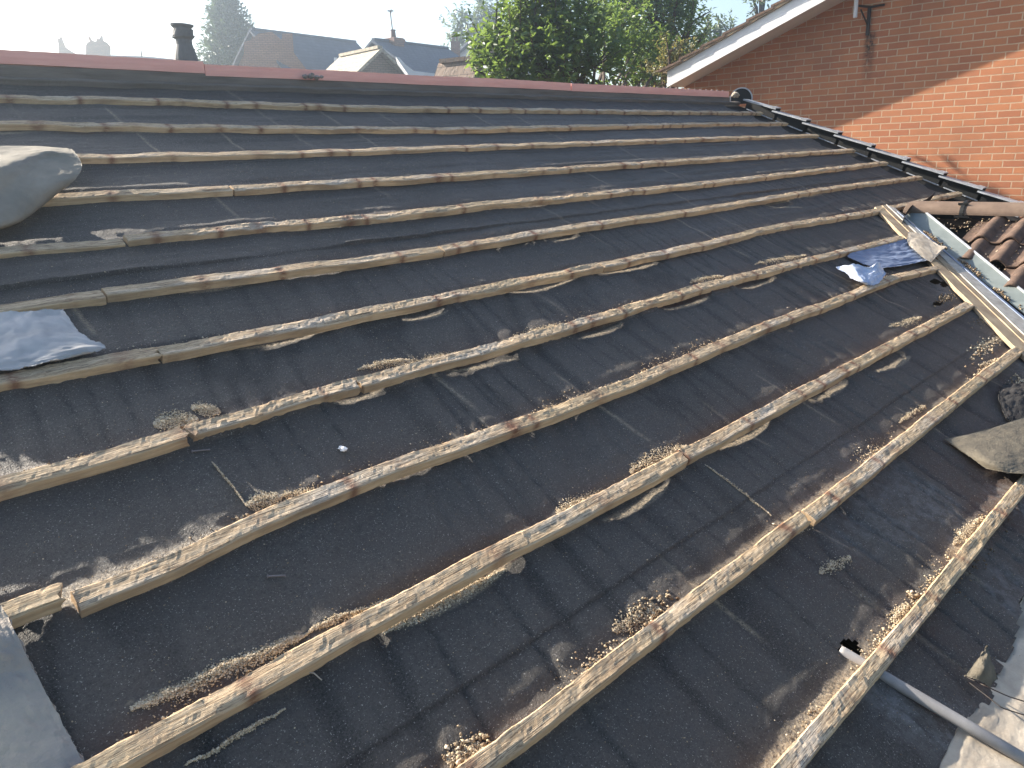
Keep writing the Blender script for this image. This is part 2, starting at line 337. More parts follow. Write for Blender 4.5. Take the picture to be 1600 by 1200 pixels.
# structure under the felt, far slope and walls
for k in range(25):
    xr = RAF0+RAFP*(k-4)
    if xr > .05: break
    if xr < -9.15: continue
    s1 = -1.3
    if xr > -3.4: s1 = VA[1]+(xr-VA[0])*VDIR[1]/VDIR[0]+.1
    s1 = min(s1, 1.78)
    V, F = boxv(RW(xr, (s1+4.1)/2, -.115), RW(.022, 0), RW(0, (4.1-s1)/2), RW(0, 0, .05)); hpart(mesh('rafter', V, F, GREYWOOD))
V, F = boxv(RW(-4.6, 2.8, -.32), RW(4.65, 0), RW(0, 1.3), RW(0, 0, .01)); hpart(mesh('loft_dark_screen', V, F, DARK))  # unseen near-black sheets added so holes in the felt look dark
V, F = boxv(RW(-6.4, .1, -.32), RW(2.85, 0), RW(0, 1.38), RW(0, 0, .01)); hpart(mesh('loft_dark_screen', V, F, DARK))
yr, zr = 4.14*CT, 4.14*ST
V, F = prism([(-9.2, yr+.06, zr-.03), (-9.2, yr+1.9, zr-.80), (-9.2, yr+1.9, zr-.98), (-9.2, yr+.06, zr-.2)], (9.3, 0, 0)); hpart(mesh('far_slope', V, F, TILE))
V, F = prism([(0.0, -1.0, GZ), (0.0, 5.6, GZ), (0.0, 5.6, zr-.95), (0.0, yr, zr-.5), (0.0, 1.3, .05), (0.0, -1.0, -.7)], (-.2, 0, 0)); hpart(mesh('gable_wall', V, F, BRICK))
V, F = prism([(-.205, 5.5, GZ), (-.205, 5.5, zr-.95), (-.205, yr, zr-.16), (-.205, 1.2, .30), (-.205, -.9, -.6), (-.205, -.9, GZ)], (-.01, 0, 0)); hpart(mesh('loft_dark_screen', V, F, DARK))  # near-black sheet added to hide the brick behind the holes
V, F = prism([(-9.2, -1.2, GZ), (-9.2, 5.6, GZ), (-9.2, 5.6, zr-.95), (-9.2, yr, zr-.2), (-9.2, -1.2, -.75)], (.2, 0, 0)); hpart(mesh('gable_wall', V, F, BRICK))
V, F = boxv((-5.5, -.75, (GZ-.85)/2), (3.7, 0, 0), (0, .12, 0), (0, 0, (-.85-GZ)/2)); hpart(mesh('front_wall', V, F, BRICK))

# ------------------------------------------------------------ battens
TRACE = dict(a=[(1230,1200),(1400,1000),(1500,880),(1600,755)],
 b=[(740,1200),(900,1080),(1000,1000),(1100,925),(1225,830),(1300,775),(1400,695),(1500,615),(1590,545)],
 c=[(150,1200),(400,1060),(600,955),(740,880),(900,800),(1080,705),(1200,640),(1400,535),(1515,475)],
 d=[(0,968),(110,930),(140,940),(400,810),(600,730),(800,665),(1000,590),(1200,505),(1300,470),(1400,430),(1470,415)],
 e=[(0,755),(200,700),(300,670),(500,610),(700,560),(900,505),(1100,445),(1260,405),(1410,370)],
 f=[(0,590),(160,562),(400,520),(600,480),(800,440),(940,413),(1100,380),(1200,355),(1370,328),(1500,300)],
 g=[(0,475),(155,455),(400,425),(600,400),(700,385),(900,352),(1100,325),(1300,292),(1440,275)],
 h=[(0,385),(200,370),(400,350),(600,335),(770,315),(900,305),(1100,285),(1300,262),(1390,252)],
 i=[(80,305),(400,290),(740,270),(900,260),(1100,247),(1330,233)],
 j=[(100,243),(400,238),(600,232),(900,222),(1100,215),(1280,210)],
 k=[(0,190),(400,197),(700,200),(900,196),(1100,192),(1230,191)],
 l=[(0,150),(200,152),(400,160),(600,166),(900,171),(1195,175)])
ORD = 'abcdefghijkl'
def s_of(row, x):
    pts = sorted(hit(px, py, 0) for px, py in TRACE[row]); return np.interp(x, [q[0] for q in pts], [q[1] for q in pts])
def batten(row, x0, x1, label, wd=.047, tk=.027, ds=0., dh=0., seed=0, rag=1., mat=None, name='roofing_batten', ends=(0, 0)):
    n = max(8, int((x1-x0)/.007)); x = np.linspace(x0, x1, n)
    sc = (s_of(row, x) if row in TRACE else np.full(n, row)) + ds
    k = 25; sc = np.convolve(np.pad(sc, k, mode='edge'), np.ones(2*k+1)/(2*k+1), 'valid')
    sc = sc + .003*fbm(x*2.2, seed, seed)
    hc = dh + .002*fbm(x*2.2, seed+3, seed) - .0035*np.sin(math.pi*((x-RAF0)/RAFP % 1))**2
    w_ = wd/2*(1+.10*fbm(x*6, seed, 50)*rag)
    # section round the batten: u across (down-slope negative), v height below the top
    sec = [(-1, -1, 1), (-1, -.55, 1), (-1, -.12, 1), (-.8, 0, 0), (-.4, 0, 0), (0, 0, 0), (.4, 0, 0), (.82, 0, 0), (1, -.15, 1), (1, -1, 1)]
    rings, side = [], []
    for j, (u, v, sd) in enumerate(sec):
        nz = rag*(.0014*fbm(x*30, j*.7, seed+5)+.0010*fbm(x*120, j*3, seed+9))
        chip = rag*.004*sm(.80, .9, vn(x*9, j//2+seed, 17))*(1 if 2 <= j <= 8 else 0)
        rings.append(RW(x, sc+u*w_+nz*(1 if u > 0 else -1), hc+v*tk+nz*(v > -.9)-chip*(.9 if abs(u) > .7 else .35)*(v > -.9))); side.append(np.full(n, float(sd)))
    Rg = np.stack(rings, 1)                                                # n, m, 3
    for e_, i0 in zip(ends, (0, n-1)):                                      # broken ends
        if e_: Rg[i0, :, 0] += e_*rng.uniform(-.012, .012, len(sec))
    V, F = loft(Rg); stn = np.zeros(n)
    for q in range(30):
        xr = RAF0+RAFP*(q-4)+.004
        stn = np.maximum(stn, np.exp(-((x-xr)/(.010+.02*hsh(q, seed, 3)))**2)*(hsh(q, seed, 5)))
        if hsh(q, seed, 8) > .45:
            xk = xr+RAFP*(.2+.6*hsh(q, seed, 9)); stn = np.maximum(stn, .85*np.exp(-((x-xk)/.014)**2))
    stain = np.repeat(stn, len(sec)); side = np.stack(side, 1).ravel()
    org = RW(x0, float(sc[0]), -.027)
    o = mesh(name, V, F, mat or WOOD, attrs=dict(side=side, stain=stain), origin=org)
    return tag(o, label, 'batten', 'timber battens nailed across the felt')
PIECES = [
 ('a', -7.0, -3.9, 'lowest batten, moss-flecked grey, crossing over the white pipe', dict(seed=1, wd=.041, rag=1.1)),
 ('b', -9.12, -5.835, 'left length of the second lowest batten row, ending in a mossy split', dict(seed=2, ends=(0, 1), wd=.041)),
 ('b', -5.815, -3.5, 'right length of the second lowest batten row, running up to the valley board', dict(seed=3, ds=-.004)),
 ('c', -9.12, -5.94, 'left length of the third lowest batten row with dusty debris on both sides', dict(seed=4, ends=(0, 1))),
 ('c', -5.932, -3.17, 'right length of the third lowest batten row with dark nail stains and a sawn end', dict(seed=5, ds=.002)),
 ('d', -9.12, -7.462, 'short rounded batten stub under the bottom left felt flap', dict(seed=6, ds=.012, dh=.008, wd=.046, ends=(0, 1))),
 ('d', -7.447, -2.66, 'long smooth honey coloured batten starting at the stepped joint by the left flap', dict(seed=7, ds=-.002)),
 ('e', -9.12, -7.075, 'grey batten length left of the open crack, with an orange knot', dict(seed=8, ends=(0, 1))),
 ('e', -7.062, -6.585, 'short splintered batten length right of the open crack', dict(seed=9, rag=1.8, ends=(1, 1))),
 ('e', -6.575, -3.66, 'long batten with heaps of debris banked against its upper edge', dict(seed=10, rag=1.5, ends=(1, 0))),
 ('e', -3.65, -2.42, 'yellowish batten length ending at the blue lead sheet', dict(seed=11, wd=.044)),
 ('f', -9.12, -6.99, 'batten length passing under the crumpled grey sheet', dict(seed=12, ends=(0, 1), rag=1.4)),
 ('f', -6.982, -5.105, 'batten length with blue paint flecks right of the crumpled sheet', dict(seed=13, ds=.001, rag=1.4)),
 ('f', -5.095, -.06, 'long batten running from the black sawn joint to behind the valley trough', dict(seed=14, rag=1.3)),
 ('g', -9.12, -6.99, 'darker brown batten length above the crumpled grey sheet', dict(seed=15, ds=-.006, dh=-.004)),
 ('g', -6.984, -5.73, 'pale batten length with a clean sawn left end', dict(seed=16, ds=.002)),
 ('g', -5.722, -.05, 'seventh batten row from the bottom, right of its dark joint', dict(seed=17, rag=1.2)),
 ('h', -9.12, -6.80, 'batten length half buried in felt below the rolled felt', dict(seed=18, dh=-.010, mat=None)),
 ('h', -6.79, -.02, 'splintered batten, eighth row from the bottom, right of the buried length', dict(seed=19, rag=1.6)),
 ('i', -9.12, -6.245, 'batten length whose left end goes behind the rolled felt', dict(seed=20)),
 ('i', -6.238, -.03, 'batten with several dark knots, fourth row below the ridge boards', dict(seed=21, rag=1.2)),
 ('j', -9.12, -.02, 'third batten down from the ridge boards, starting behind the top of the felt roll', dict(seed=22)),
 ('k', -9.12, -.02, 'second batten down from the ridge boards', dict(seed=23)),
 ('l', -9.12, .0, 'thin batten directly below the ridge boards', dict(seed=24)),
]
for row, a_, b_, lab, kw in PIECES: batten(row, a_, b_, lab, **kw)
tag(batten(4.115, -9.12, .08, 'long weathered grey board under the red ridge boards', wd=.05, tk=.03, seed=30, mat=GREYWOOD, name='ridge_underboard'), None, 'board')
del_g = bpy.data.objects['ridge_underboard']; del del_g['group']
# red ridge boards
for a_, b_, z0, z1, lab in ((-9.15, -5.665, 1.572, 1.631, 'leftmost red ridge board, standing a little higher at its stepped end'), (-5.66, -2.62, 1.560, 1.618, 'middle red ridge board with a lump of mortar on it'), (-2.61, -.13, 1.558, 1.616, 'right red ridge board, dotted with mortar along its top')):
    n = int((b_-a_)/.03); x = np.linspace(a_, b_, n); e = .004*fbm(x*2, 1, 3); e2 = .0025*fbm(x*25, 2, 5)
    yy = 4.115*CT; rings = [np.stack([x, np.full(n, yy+dy), np.full(n, zz)+e+(e2 if zz == z1 else 0)], -1) for dy, zz in ((0, z0), (-.002, (z0+z1)/2), (0, z1), (.045, z1), (.045, z0))]
    V, F = loft(np.stack(rings, 1)); tag(mesh('ridge_board', V, F, RED, origin=(a_, yy, z0)), lab, 'board', 'red boards along the ridge')
def lumps(name, pts, rad, mat, label, cat, group=None, sub=2):
    parts = []
    for P, r in zip(pts, rad):
        n, m_ = 7, 9; rings = []
        for i in range(n):
            ph = math.pi*(i+.5)/n; an = np.arange(m_)/m_*2*math.pi
            q = np.stack([np.cos(an)*math.sin(ph), np.sin(an)*math.sin(ph), np.full(m_, math.cos(ph)*.7)], -1)
            q = q*(1+.5*(rng.random((m_, 1))-.5)); rings.append(np.asarray(P)+q*r)
        parts.append(loft(rings))
    V, F = join(parts); return tag(mesh(name, V, F, mat, origin=np.mean(V, 0)), label, cat, group)
mp = onx(440, 118, -5.03); mp = np.array([mp[0], 4.10*CT-.02, 1.575])
lumps('mortar_lump', [mp+np.array([dx, 0, dz]) for dx, dz in ((0, 0), (.04, -.006), (-.04, -.004), (.07, .0), (.01, .012))], [.02, .018, .018, .012, .012], MORTAR, 'grey lump of mortar stuck on the middle red ridge board', 'mortar')
for x in np.arange(-1.9, -.2, .105): lumps('mortar_dab', [np.array([x, 4.115*CT+.02, 1.618])], [rng.uniform(.009, .014)], MORTAR, 'small mortar dab in the row along the top of the right red board', 'mortar', 'mortar dabs on the right red ridge board')
lumps('bedding_mortar', [np.array([-.06, 4.08*CT, 1.585])+np.array([dx, 0, dz]) for dx, dz in ((0, 0), (.03, -.01), (-.03, -.012))], [.034, .03, .024], CREAM, 'pale mortar lump beside the black ridge end cap', 'mortar')
V, F = prism([(-9.15, 4.115*CT+.004, 1.50), (-9.15, 4.115*CT+.004, 1.574), (-.1, 4.115*CT+.004, 1.562), (-.1, 4.115*CT+.004, 1.50)], (0, .03, 0)); hpart(mesh('ridge_timber', V, F, GREYWOOD))
# half-round ridge end cap: shell + disc + screw
cap = tag(empty('ridge_end_cap', (.10, 4.08*CT, 1.56)), 'round black plastic cap at the right end of the ridge', 'ridge cap')
cx, cyy, cz, rr = .10, 4.10*CT, 1.545, .115
an = np.linspace(-.15*math.pi, 1.15*math.pi, 28)
axx = np.array([.86, .51, 0]); axx /= np.linalg.norm(axx); ax2 = np.array([-axx[1], axx[0], 0])          # disc faces the viewer's left
prof = [(-.05, rr), (.05, rr), (.05, rr-.012), (-.05, rr-.012)]
rings = [[np.array([cx, cyy, cz])+axx*(u+.04)+(ax2*math.cos(a)*-1+np.array([0, 0, 1])*math.sin(a))*r for u, r in prof] for a in an]
V, F = loft(rings); child(mesh('cap_shell', V, F, GREYPL), cap)
disc = [np.array([cx, cyy, cz])+axx*.01+(ax2*-math.cos(a)+np.array([0, 0, 1])*math.sin(a))*(rr-.011) for a in an]
V, F = prism(disc, axx*.01); child(mesh('cap_disc', V, F, BLACK), cap)
V, F = tube([np.array([cx, cyy, cz+.04])-axx*.002, np.array([cx, cyy, cz+.04])+axx*.02], .012); child(mesh('cap_boss', V, F, BLACK), cap)
# stepped black verge caps
ordn = ['first', 'second', 'third', 'fourth', 'fifth', 'sixth', 'seventh', 'eighth', 'ninth', 'tenth']
for k in range(8):
    s0 = 4.03-k*GA; s1 = s0-.375; t = .004*(k % 2)
    vc = tag(empty('verge_cap', RW(.0, s0, 0)), f'{ordn[k]} black plastic verge cap down from the ridge end cap', 'verge cap', 'black stepped caps down the right edge of the roof')
    dh0, dh1 = .048, .078
    def q(x, s, h): return RW(x, s, h+dh0+(dh1-dh0)*(s0-s)/(s0-s1))
    V, F = prism([q(.095, s0, .0), q(.095, s1, 0), q(.095, s1, -.12), q(.095, s0, -.12)], (.004, 0, 0)); b1 = (V, F)
    V, F = join([b1]); child(mesh('side_plate', V, F, BLACK), vc)
    top = join([boxv(q(.045, (s0+s1)/2, .002), (.055, 0, 0), (q(0, s0, 0)-q(0, s1, 0))/2, RW(0, 0, .002)), boxv(q(.048, s1+.03, .006), (.058, 0, 0), (q(0, s1+.06, 0)-q(0, s1, 0))/2, RW(0, 0, .004)), boxv(q(-.008, (s0+s1)/2, -.004), (.003, 0, 0), (q(0, s0, 0)-q(0, s1, 0))/2, RW(0, 0, .006))])
    child(mesh('top_flange', *top, GREYPL), vc)  # pale flange colour stands in for light reflected off black plastic
    V, F = boxv(RW(-.03, (s0+s1)/2-.05, -.022), (.012, 0, 0), RW(0, .15), RW(0, 0, .003)); child(mesh('fixing_clip', V, F, GREYPL), vc)
V, F = boxv(RW(-.10, 2.62, -.10), (.19, 0, 0), RW(0, 1.5), RW(0, 0, .06)); hpart(mesh('gable_ladder', V, F, DARK))  # near-black block, widened to keep the verge gap dark

# ------------------------------------------------------------ side roof with pantiles and ridge
XR, ZR, TP = -1.6, .575, .34
PP = math.atan(TP); CPP, SPP = math.cos(PP), math.sin(PP)
def SR(y, d, h=0.): # d metres down the slope from the ridge
    y, d, h = np.broadcast_arrays(np.asarray(y, float), d, h); return np.stack([XR-d*CPP-h*SPP, y, ZR-d*SPP+h*CPP], -1)
V, F = prism([(XR, 1.55, ZR-.09), (XR-2.4, -.7, ZR-2.4*TP-.09), (XR, -.7, ZR-.09)], (0, 0, -.04)); a1 = (V, F)
V, F = prism([(XR-1.85, .1, ZR-1.85*TP-.09), (XR, 1.55, ZR-.09), (XR, -.7, ZR-.09), (XR-2.4, -.7, ZR-2.4*TP-.09)], (0, 0, -.05)); hpart(mesh('side_roof_deck', V, F, DARK))
V, F = prism([(XR, 1.55, ZR-.03), (XR, -.7, ZR-.03), (XR+1.7, -.7, ZR-.03-1.7*TP), (XR+1.7, .1, ZR-.03-1.7*TP)], (0, 0, -.05)); hpart(mesh('side_roof_far_slope', V, F, TILE))
def tile_mesh():
    ny, nd = 41, 12; y = np.linspace(0, .335, ny); d = np.linspace(0, .40, nd); Y, D = np.meshgrid(y, d)
    ph = (Y/.1675) % 1.0; hh = np.where(ph < .62, np.sin(np.clip(ph/.62, 0, 1)*math.pi)**.8*.042, -.004*np.sin((ph-.62)/.38*math.pi))
    hh = hh + .028*D/.40
    top = np.stack([-D*CPP-hh*SPP, Y, -D*SPP+hh*CPP], -1).reshape(-1, 3); bot = top+np.array([SPP*.014, 0, -CPP*.014])
    F = [tuple(int(i) for i in q) for q in grid_faces(nd, ny)]; N = ny*nd; F2 = [(a+N, d_+N, c+N, b+N) for a, b, c, d_ in F]; E_ = []
    for j in range(ny-1): E_.append(((nd-1)*ny+j, (nd-1)*ny+j+1, (nd-1)*ny+j+1+N, (nd-1)*ny+j+N)); E_.append((j+1, j, j+N, j+1+N))
    return np.vstack([top, bot]), F+F2+E_
TV, TF = tile_mesh(); proto = None
for r_ in range(6):
    for c_ in range(7):
        y = 1.36-.335*(c_+1)+(.0 if r_ % 2 else .0); d = .06+r_*.315
        lim = 1.43-(d+.3)*CPP*.80                     # valley line keeps tiles to the right of the trough
        if y+.20 > lim: continue
        P = SR(y, d, 0)
        if proto is None: proto = mesh('roof_tile', TV, TF, TILE, smooth=True); o = proto
        else: o = proto.copy(); COL.objects.link(o)
        o.location = Vector(P+np.array([0, random.uniform(-.004, .004), random.uniform(-.003, .003)])); o.rotation_euler = (0, random.uniform(-.01, .01), random.uniform(-.012, .012))
        tag(o, 'double-humped brown roof tile on the small side roof beside the grey valley trough', 'roof tile', 'brown pantiles on the side roof')
# ridge tiles
rg = 'brown half round ridge tiles of the side roof'
for k, (ya, yb, lab) in enumerate(((1.455, 1.135, 'first brown half round ridge tile of the side roof, cut at the trough'), (1.128, .30, 'second brown half round ridge tile of the side roof, right of the black clip'), (.29, -.6, 'third brown half round ridge tile of the side roof'))):
    if k == 2: continue
    a = np.linspace(-.08, math.pi+.08, 20); prof = np.stack([-np.cos(a)*.115, np.sin(a)*.075], -1); prof2 = np.stack([-np.cos(a)*.098, np.sin(a)*.06], -1); pr = np.vstack([prof, prof2[::-1]])
    ys = np.linspace(ya, yb, 8); rings = [np.stack([XR+pr[:, 0]*(1+.01*fbm(y*5, 1, 3)), np.full(len(pr), y), ZR+.015+pr[:, 1]], -1) for y in ys]
    if k == 0: rings[0][:, 1] += (pr[:, 0]-.1)*-.25
    V, F = loft(rings); tag(mesh('ridge_tile', V, F, RIDGEM, smooth=False, origin=(XR, ya, ZR)), lab, 'ridge tile', rg)
a = np.linspace(-.1, math.pi+.25, 18); rings = [np.array([[XR-np.cos(t)*r1, 1.131+dy, ZR+.015+np.sin(t)*r2] for r1, r2, dy in ((.119, .079, -.012), (.119, .079, .012), (.124, .084, .012), (.124, .084, -.012))]) for t in a]
b1 = loft(rings); b2 = boxv((XR-.135, 1.12, ZR-.005), (.012, 0, -.004), (0, .045, 0), (0, 0, .004)); b3 = boxv((XR-.075, 1.135, ZR+.077), (.012, 0, -.006), (0, .03, 0), (0, 0, .006))
V, F = join([b1, b2, b3]); tag(mesh('ridge_clip', V, F, BLACK, origin=(XR, 1.131, ZR)), 'black clip strapped over the joint of the brown ridge tiles', 'clip')

# ------------------------------------------------------------ valley: timber board, white strip, trough
def side_hit(px, py, h=0.):
    n = np.array([-SPP, 0, CPP]); P0 = SR(0, 0, h); d = ray(px, py); t = ((P0-CAM)@n)/(d@n); return CAM+d*t
def strip(name, La, Lb, Ra, Rb, h, thick, mat, ext=.35, fn=None, n=40, rough=.0, parent=None, up=None):
    f = fn or (lambda px, py: rp(px, py, h))
    A, B, C_, D_ = f(*La), f(*Lb), f(*Ra), f(*Rb); B = B+(B-A)*ext; D_ = D_+(D_-C_)*ext
    nn = up if up is not None else np.array([0, -ST, CT]); t = np.linspace(0, 1, n)[:, None]; nz = rough*fbm(t[:, 0]*30, 1, 7)[:, None]
    L = A+(B-A)*t+nz*(A-C_)*3; Rr = C_+(D_-C_)*t-nz*(A-C_)*1.2; Mm = (L+Rr)/2+nn*.0
    rings = np.stack([L, Mm, Rr, Rr-nn*thick, L-nn*thick], 1); V, F = loft(rings)
    return mesh(name, V, F, mat, parent=None)
STRIPM = simple('weathered_strip', (.52, .49, .44), (.30, .27, .23), 24, .8, .5, .003)
vb = tag(empty('valley_board', rp(1385, 330, 0)), 'long pale timber valley board with a whitish strip beside the grey trough', 'board')
child(strip('timber', (1367, 323), (1578, 534), (1377, 321), (1588, 524), -.004, .02, PALEWOOD, rough=.03), vb)
child(strip('timber', (1378, 320.5), (1589, 523), (1384, 320), (1594, 518), .001, .02, PALEWOOD, rough=.02), vb)
child(strip('whitish_strip', (1385, 319), (1595, 517), (1400, 326), (1604, 499), .006, .006, STRIPM, rough=.004), vb)
tr = tag(empty('valley_trough', rp(1412, 340, 0)), 'grey-green metal valley trough running down beside the brown tiles', 'trough')
SN = np.array([-SPP, 0, CPP])
child(strip('trough_wing', (1408, 338), (1600, 490), (1441, 328), (1600, 457), 0, .003, STEEL, fn=lambda px, py: side_hit(px, py, .05), up=SN), tr)
child(strip('trough_rim', (1441, 328), (1600, 457), (1444, 327.5), (1603, 456), 0, .012, GREYPL, fn=lambda px, py: side_hit(px, py, .056), up=SN), tr)
child(strip('trough_lip', (1402, 330), (1600, 498), (1405, 332), (1600, 494.5), .012, .004, LEAD), tr)
child(strip('trough_bed', (1400, 329), (1598, 500), (1416, 336), (1606, 492), -.02, .003, DARK), tr)
# upturned black end of the trough
P = [rp(1411, 345, .02), rp(1414, 336, .03), rp(1420, 326, .05), rp(1428, 319, .055), rp(1437, 317, .05), rp(1446, 313, .05), rp(1456, 306, .05), rp(1461, 300, .055)]
tt = np.linspace(0, 1, 24); P = np.stack([np.interp(tt, np.linspace(0, 1, 8), np.array(P)[:, i]) for i in range(3)], -1)
nn = np.array([0, -ST, CT]); rings = [[p_-nn*.05, p_+nn*.006, p_+nn*.006+np.array([.006, .0, 0]), p_-nn*.05+np.array([.006, .0, 0])] for p_ in P]
V, F = loft(rings); child(mesh('trough_end', V, F, BLACK), tr)
# debris in the valley handled below

def sheet(name, nets, mat, label, cat, thick=.002, n=36, crump=.0, seed=0, kind=None, back=None, parent=None, freq=20):
    """nets: rows of (px, py, h); a real surface through those points, given thickness"""
    G = np.array([[rp(*q) for q in row] for row in nets]); r, c = G.shape[:2]
    u = np.linspace(0, r-1, n); v = np.linspace(0, c-1, n)
    def interp(A, t):                                                    # smooth in the first axis
        i = np.clip(np.floor(t).astype(int), 0, len(A)-2); f = (t-i); g0 = A[i]; g1 = A[i+1]
        gm = A[np.clip(i-1, 0, None)]; gp = A[np.clip(i+2, None, len(A)-1)]; f = f.reshape((-1,)+(1,)*(A.ndim-1))
        return .5*((2*g0)+(-gm+g1)*f+(2*gm-5*g0+4*g1-gp)*f*f+(-gm+3*g0-3*g1+gp)*f**3)
    A = interp(G, u); A = interp(np.swapaxes(A, 0, 1), v); A = np.swapaxes(A, 0, 1)
    U, W = np.meshgrid(u, v, indexing='ij'); nn = np.array([0, -ST, CT])
    if crump:
        A = A+nn*(crump*(np.abs(fbm(U*freq/r, W*freq/c, seed+1))*2+fbm(U*3, W*3, seed+4)))[..., None]
        ej = (np.isin(np.arange(n), (0, n-1))[:, None] | np.isin(np.arange(n), (0, n-1))[None, :])
        A = A+(ej[..., None]*rng.normal(0, crump*.15, A.shape))
    top = A.reshape(-1, 3); N = len(top); F = [tuple(int(i) for i in q) for q in grid_faces(n, n)]
    # normals for thickness
    du = np.gradient(A, axis=0); dv = np.gradient(A, axis=1); nr = np.cross(du, dv); nr /= np.linalg.norm(nr, axis=2, keepdims=True)+1e-9
    if (nr.reshape(-1, 3)@nn).mean() < 0: nr = -nr
    bot = (A-nr*thick).reshape(-1, 3); F2 = [(d+N, c_+N, b+N, a+N) for a, b, c_, d in F]
    ring = [i for i in range(n)]+[i*n+n-1 for i in range(1, n)]+[(n-1)*n+j for j in range(n-2, -1, -1)]+[i*n for i in range(n-2, 0, -1)]
    E_ = [(ring[i], ring[(i+1) % len(ring)], ring[(i+1) % len(ring)]+N, ring[i]+N) for i in range(len(ring))]
    V = np.vstack([top, bot]); o = mesh(name, V, F+F2+E_, mat, smooth=True, origin=V.mean(0))
    if label: tag(o, label, cat)
    return o
ROLLM = simple('tan_grey_felt', (.48, .40, .30), (.24, .225, .215), 5, .85, 1.0, .008)  # tan and grey noise stands in for lit and shaded felt
# lead flap on the valley board, blue sheet, cloth
sheet('lead_flap', [[(1419, 362, .012), (1440, 366, .022), (1464, 382, .03), (1478, 385, .045)], [(1418, 375, .012), (1432, 380, .02), (1456, 396, .026), (1467, 397, .03)], [(1421, 384, .006), (1432, 393, .012), (1444, 403, .018), (1455, 409, .02)]], CREAM, 'cream-grey metal flap bent over the valley board', 'flashing', crump=.002, thick=.002)
sheet('lead_sheet', [[(1340, 392, -.012), (1380, 383, -.012), (1421, 372, -.006)], [(1325, 402, -.014), (1385, 400, -.012), (1440, 392, -.008)], [(1372, 420, -.012), (1415, 414, -.008), (1462, 404, .0)]], LEAD, 'blue-grey lead sheet lying between two battens at the valley', 'flashing', crump=.004, seed=3, n=44)
sheet('crumpled_cloth', [[(1306, 418, .0), (1325, 414, .02), (1345, 415, .03), (1360, 421, .02)], [(1320, 427, .0), (1335, 421, .03), (1355, 425, .012), (1372, 411, .045)], [(1330, 436, .0), (1350, 441, .02), (1362, 432, .022), (1382, 424, .0)], [(1340, 438, -.01), (1356, 446, .0), (1372, 443, .0), (1384, 428, -.01)]], CLOTH, 'crumpled white and blue rag lying beside the lead sheet', 'rag', crump=.006, seed=8, n=40, freq=9)
# rolled felt at the left edge
roll = sheet('felt_roll', [
 [(-260, 236, .05), (-120, 232, .05), (0, 228, .05), (70, 229, .05), (112, 233, .03)],
 [(-270, 262, .11), (-120, 252, .11), (0, 240, .066), (75, 236, .08), (118, 240, .07)],
 [(-270, 290, .115), (-120, 275, .115), (0, 262, .11), (70, 250, .066), (128, 258, .07)],
 [(-280, 340, .09), (-120, 320, .085), (0, 300, .075), (60, 290, .066), (118, 280, .05)],
 [(-280, 400, .03), (-120, 380, .03), (0, 352, .03), (45, 335, .02), (88, 305, .012)],
 [(-280, 415, -.012), (-120, 392, -.012), (-10, 362, -.012), (35, 345, -.012), (70, 318, -.012)]], simple('olive_felt', (.28, .25, .20), (.19, .175, .145), 9, .9, .6, .003), 'fat roll of folded grey felt with a sunlit top at the left edge', 'felt roll', thick=.004, n=90, crump=.002, seed=12)
sheet('crumpled_sheet', [
 [(-90, 497, -.012), (0, 490, -.012), (50, 487, -.008), (98, 484, -.012)],
 [(-90, 520, .0), (0, 512, .0), (60, 505, .0), (118, 512, -.01)],
 [(-90, 545, .008), (0, 538, .008), (70, 530, .008), (140, 530, .004)],
 [(-90, 575, .010), (0, 566, .010), (70, 556, .010), (165, 543, .008)],
 [(-90, 590, .008), (0, 580, .008), (60, 570, .010), (120, 556, .008)]], FELT_GREY, 'crumpled grey sheet draped against a batten at the left edge', 'sheet', thick=.002, n=60, crump=.006, seed=22, freq=5)
sheet('felt_strip', [
 [(-160, 960, .02), (-80, 952, .02), (2, 945, .018)],
 [(-160, 1020, .026), (-70, 1010, .028), (30, 1000, .018)],
 [(-160, 1080, -.005), (-60, 1065, -.005), (60, 1060, -.014)],
 [(-160, 1140, -.016), (-40, 1130, -.016), (95, 1125, -.018)],
 [(-160, 1200, -.018), (-20, 1195, -.018), (130, 1190, -.018)],
 [(-160, 1260, -.02), (0, 1260, -.02), (160, 1250, -.02)]], ROLLM, 'straight-edged felt strip in the bottom left corner over a batten stub', 'felt strip', thick=.005, n=60, crump=.004, seed=32)
# torn flaps at the right
sheet('torn_flap', [
 [(1640, 640, .02), (1590, 655, .012), (1530, 674, .0), (1475, 686, -.016)],
 [(1650, 680, .028), (1600, 690, .024), (1540, 700, .012), (1492, 697, -.014)],
 [(1650, 715, .03), (1600, 720, .026), (1555, 722, .02), (1518, 716, -.012)],
 [(1650, 745, .03), (1600, 740, .025), (1570, 738, .012), (1540, 732, -.012)]], FELT_BACK, 'torn felt flap with a yellowish lit fold at the right edge', 'felt flap', crump=.0015, seed=42, n=44, thick=.003)
DKF = simple('dark_felt', (.045, .042, .04), (.022, .02, .019), 20, .85, .6, .004)
sheet('torn_flap', [
 [(1640, 590, -.01), (1600, 598, -.01), (1566, 602, -.016)],
 [(1640, 620, .008), (1600, 620, .005), (1560, 622, -.012)],
 [(1640, 655, .0), (1600, 662, -.008), (1572, 655, -.016)]], DKF, 'small dark felt flap sticking up below the end of the second lowest batten', 'felt flap', crump=.006, seed=45, n=30, thick=.003)
sheet('torn_flap', [
 [(1542, 1010, .05), (1548, 1030, .035), (1558, 1062, .0)],
 [(1528, 1030, .03), (1538, 1045, .03), (1550, 1068, -.005)],
 [(1508, 1056, -.008), (1530, 1064, .0), (1548, 1076, -.014)]], FELT_BACK, 'little pointed felt tear standing up above the thin wires', 'felt flap', crump=.003, seed=47, n=26, thick=.003)
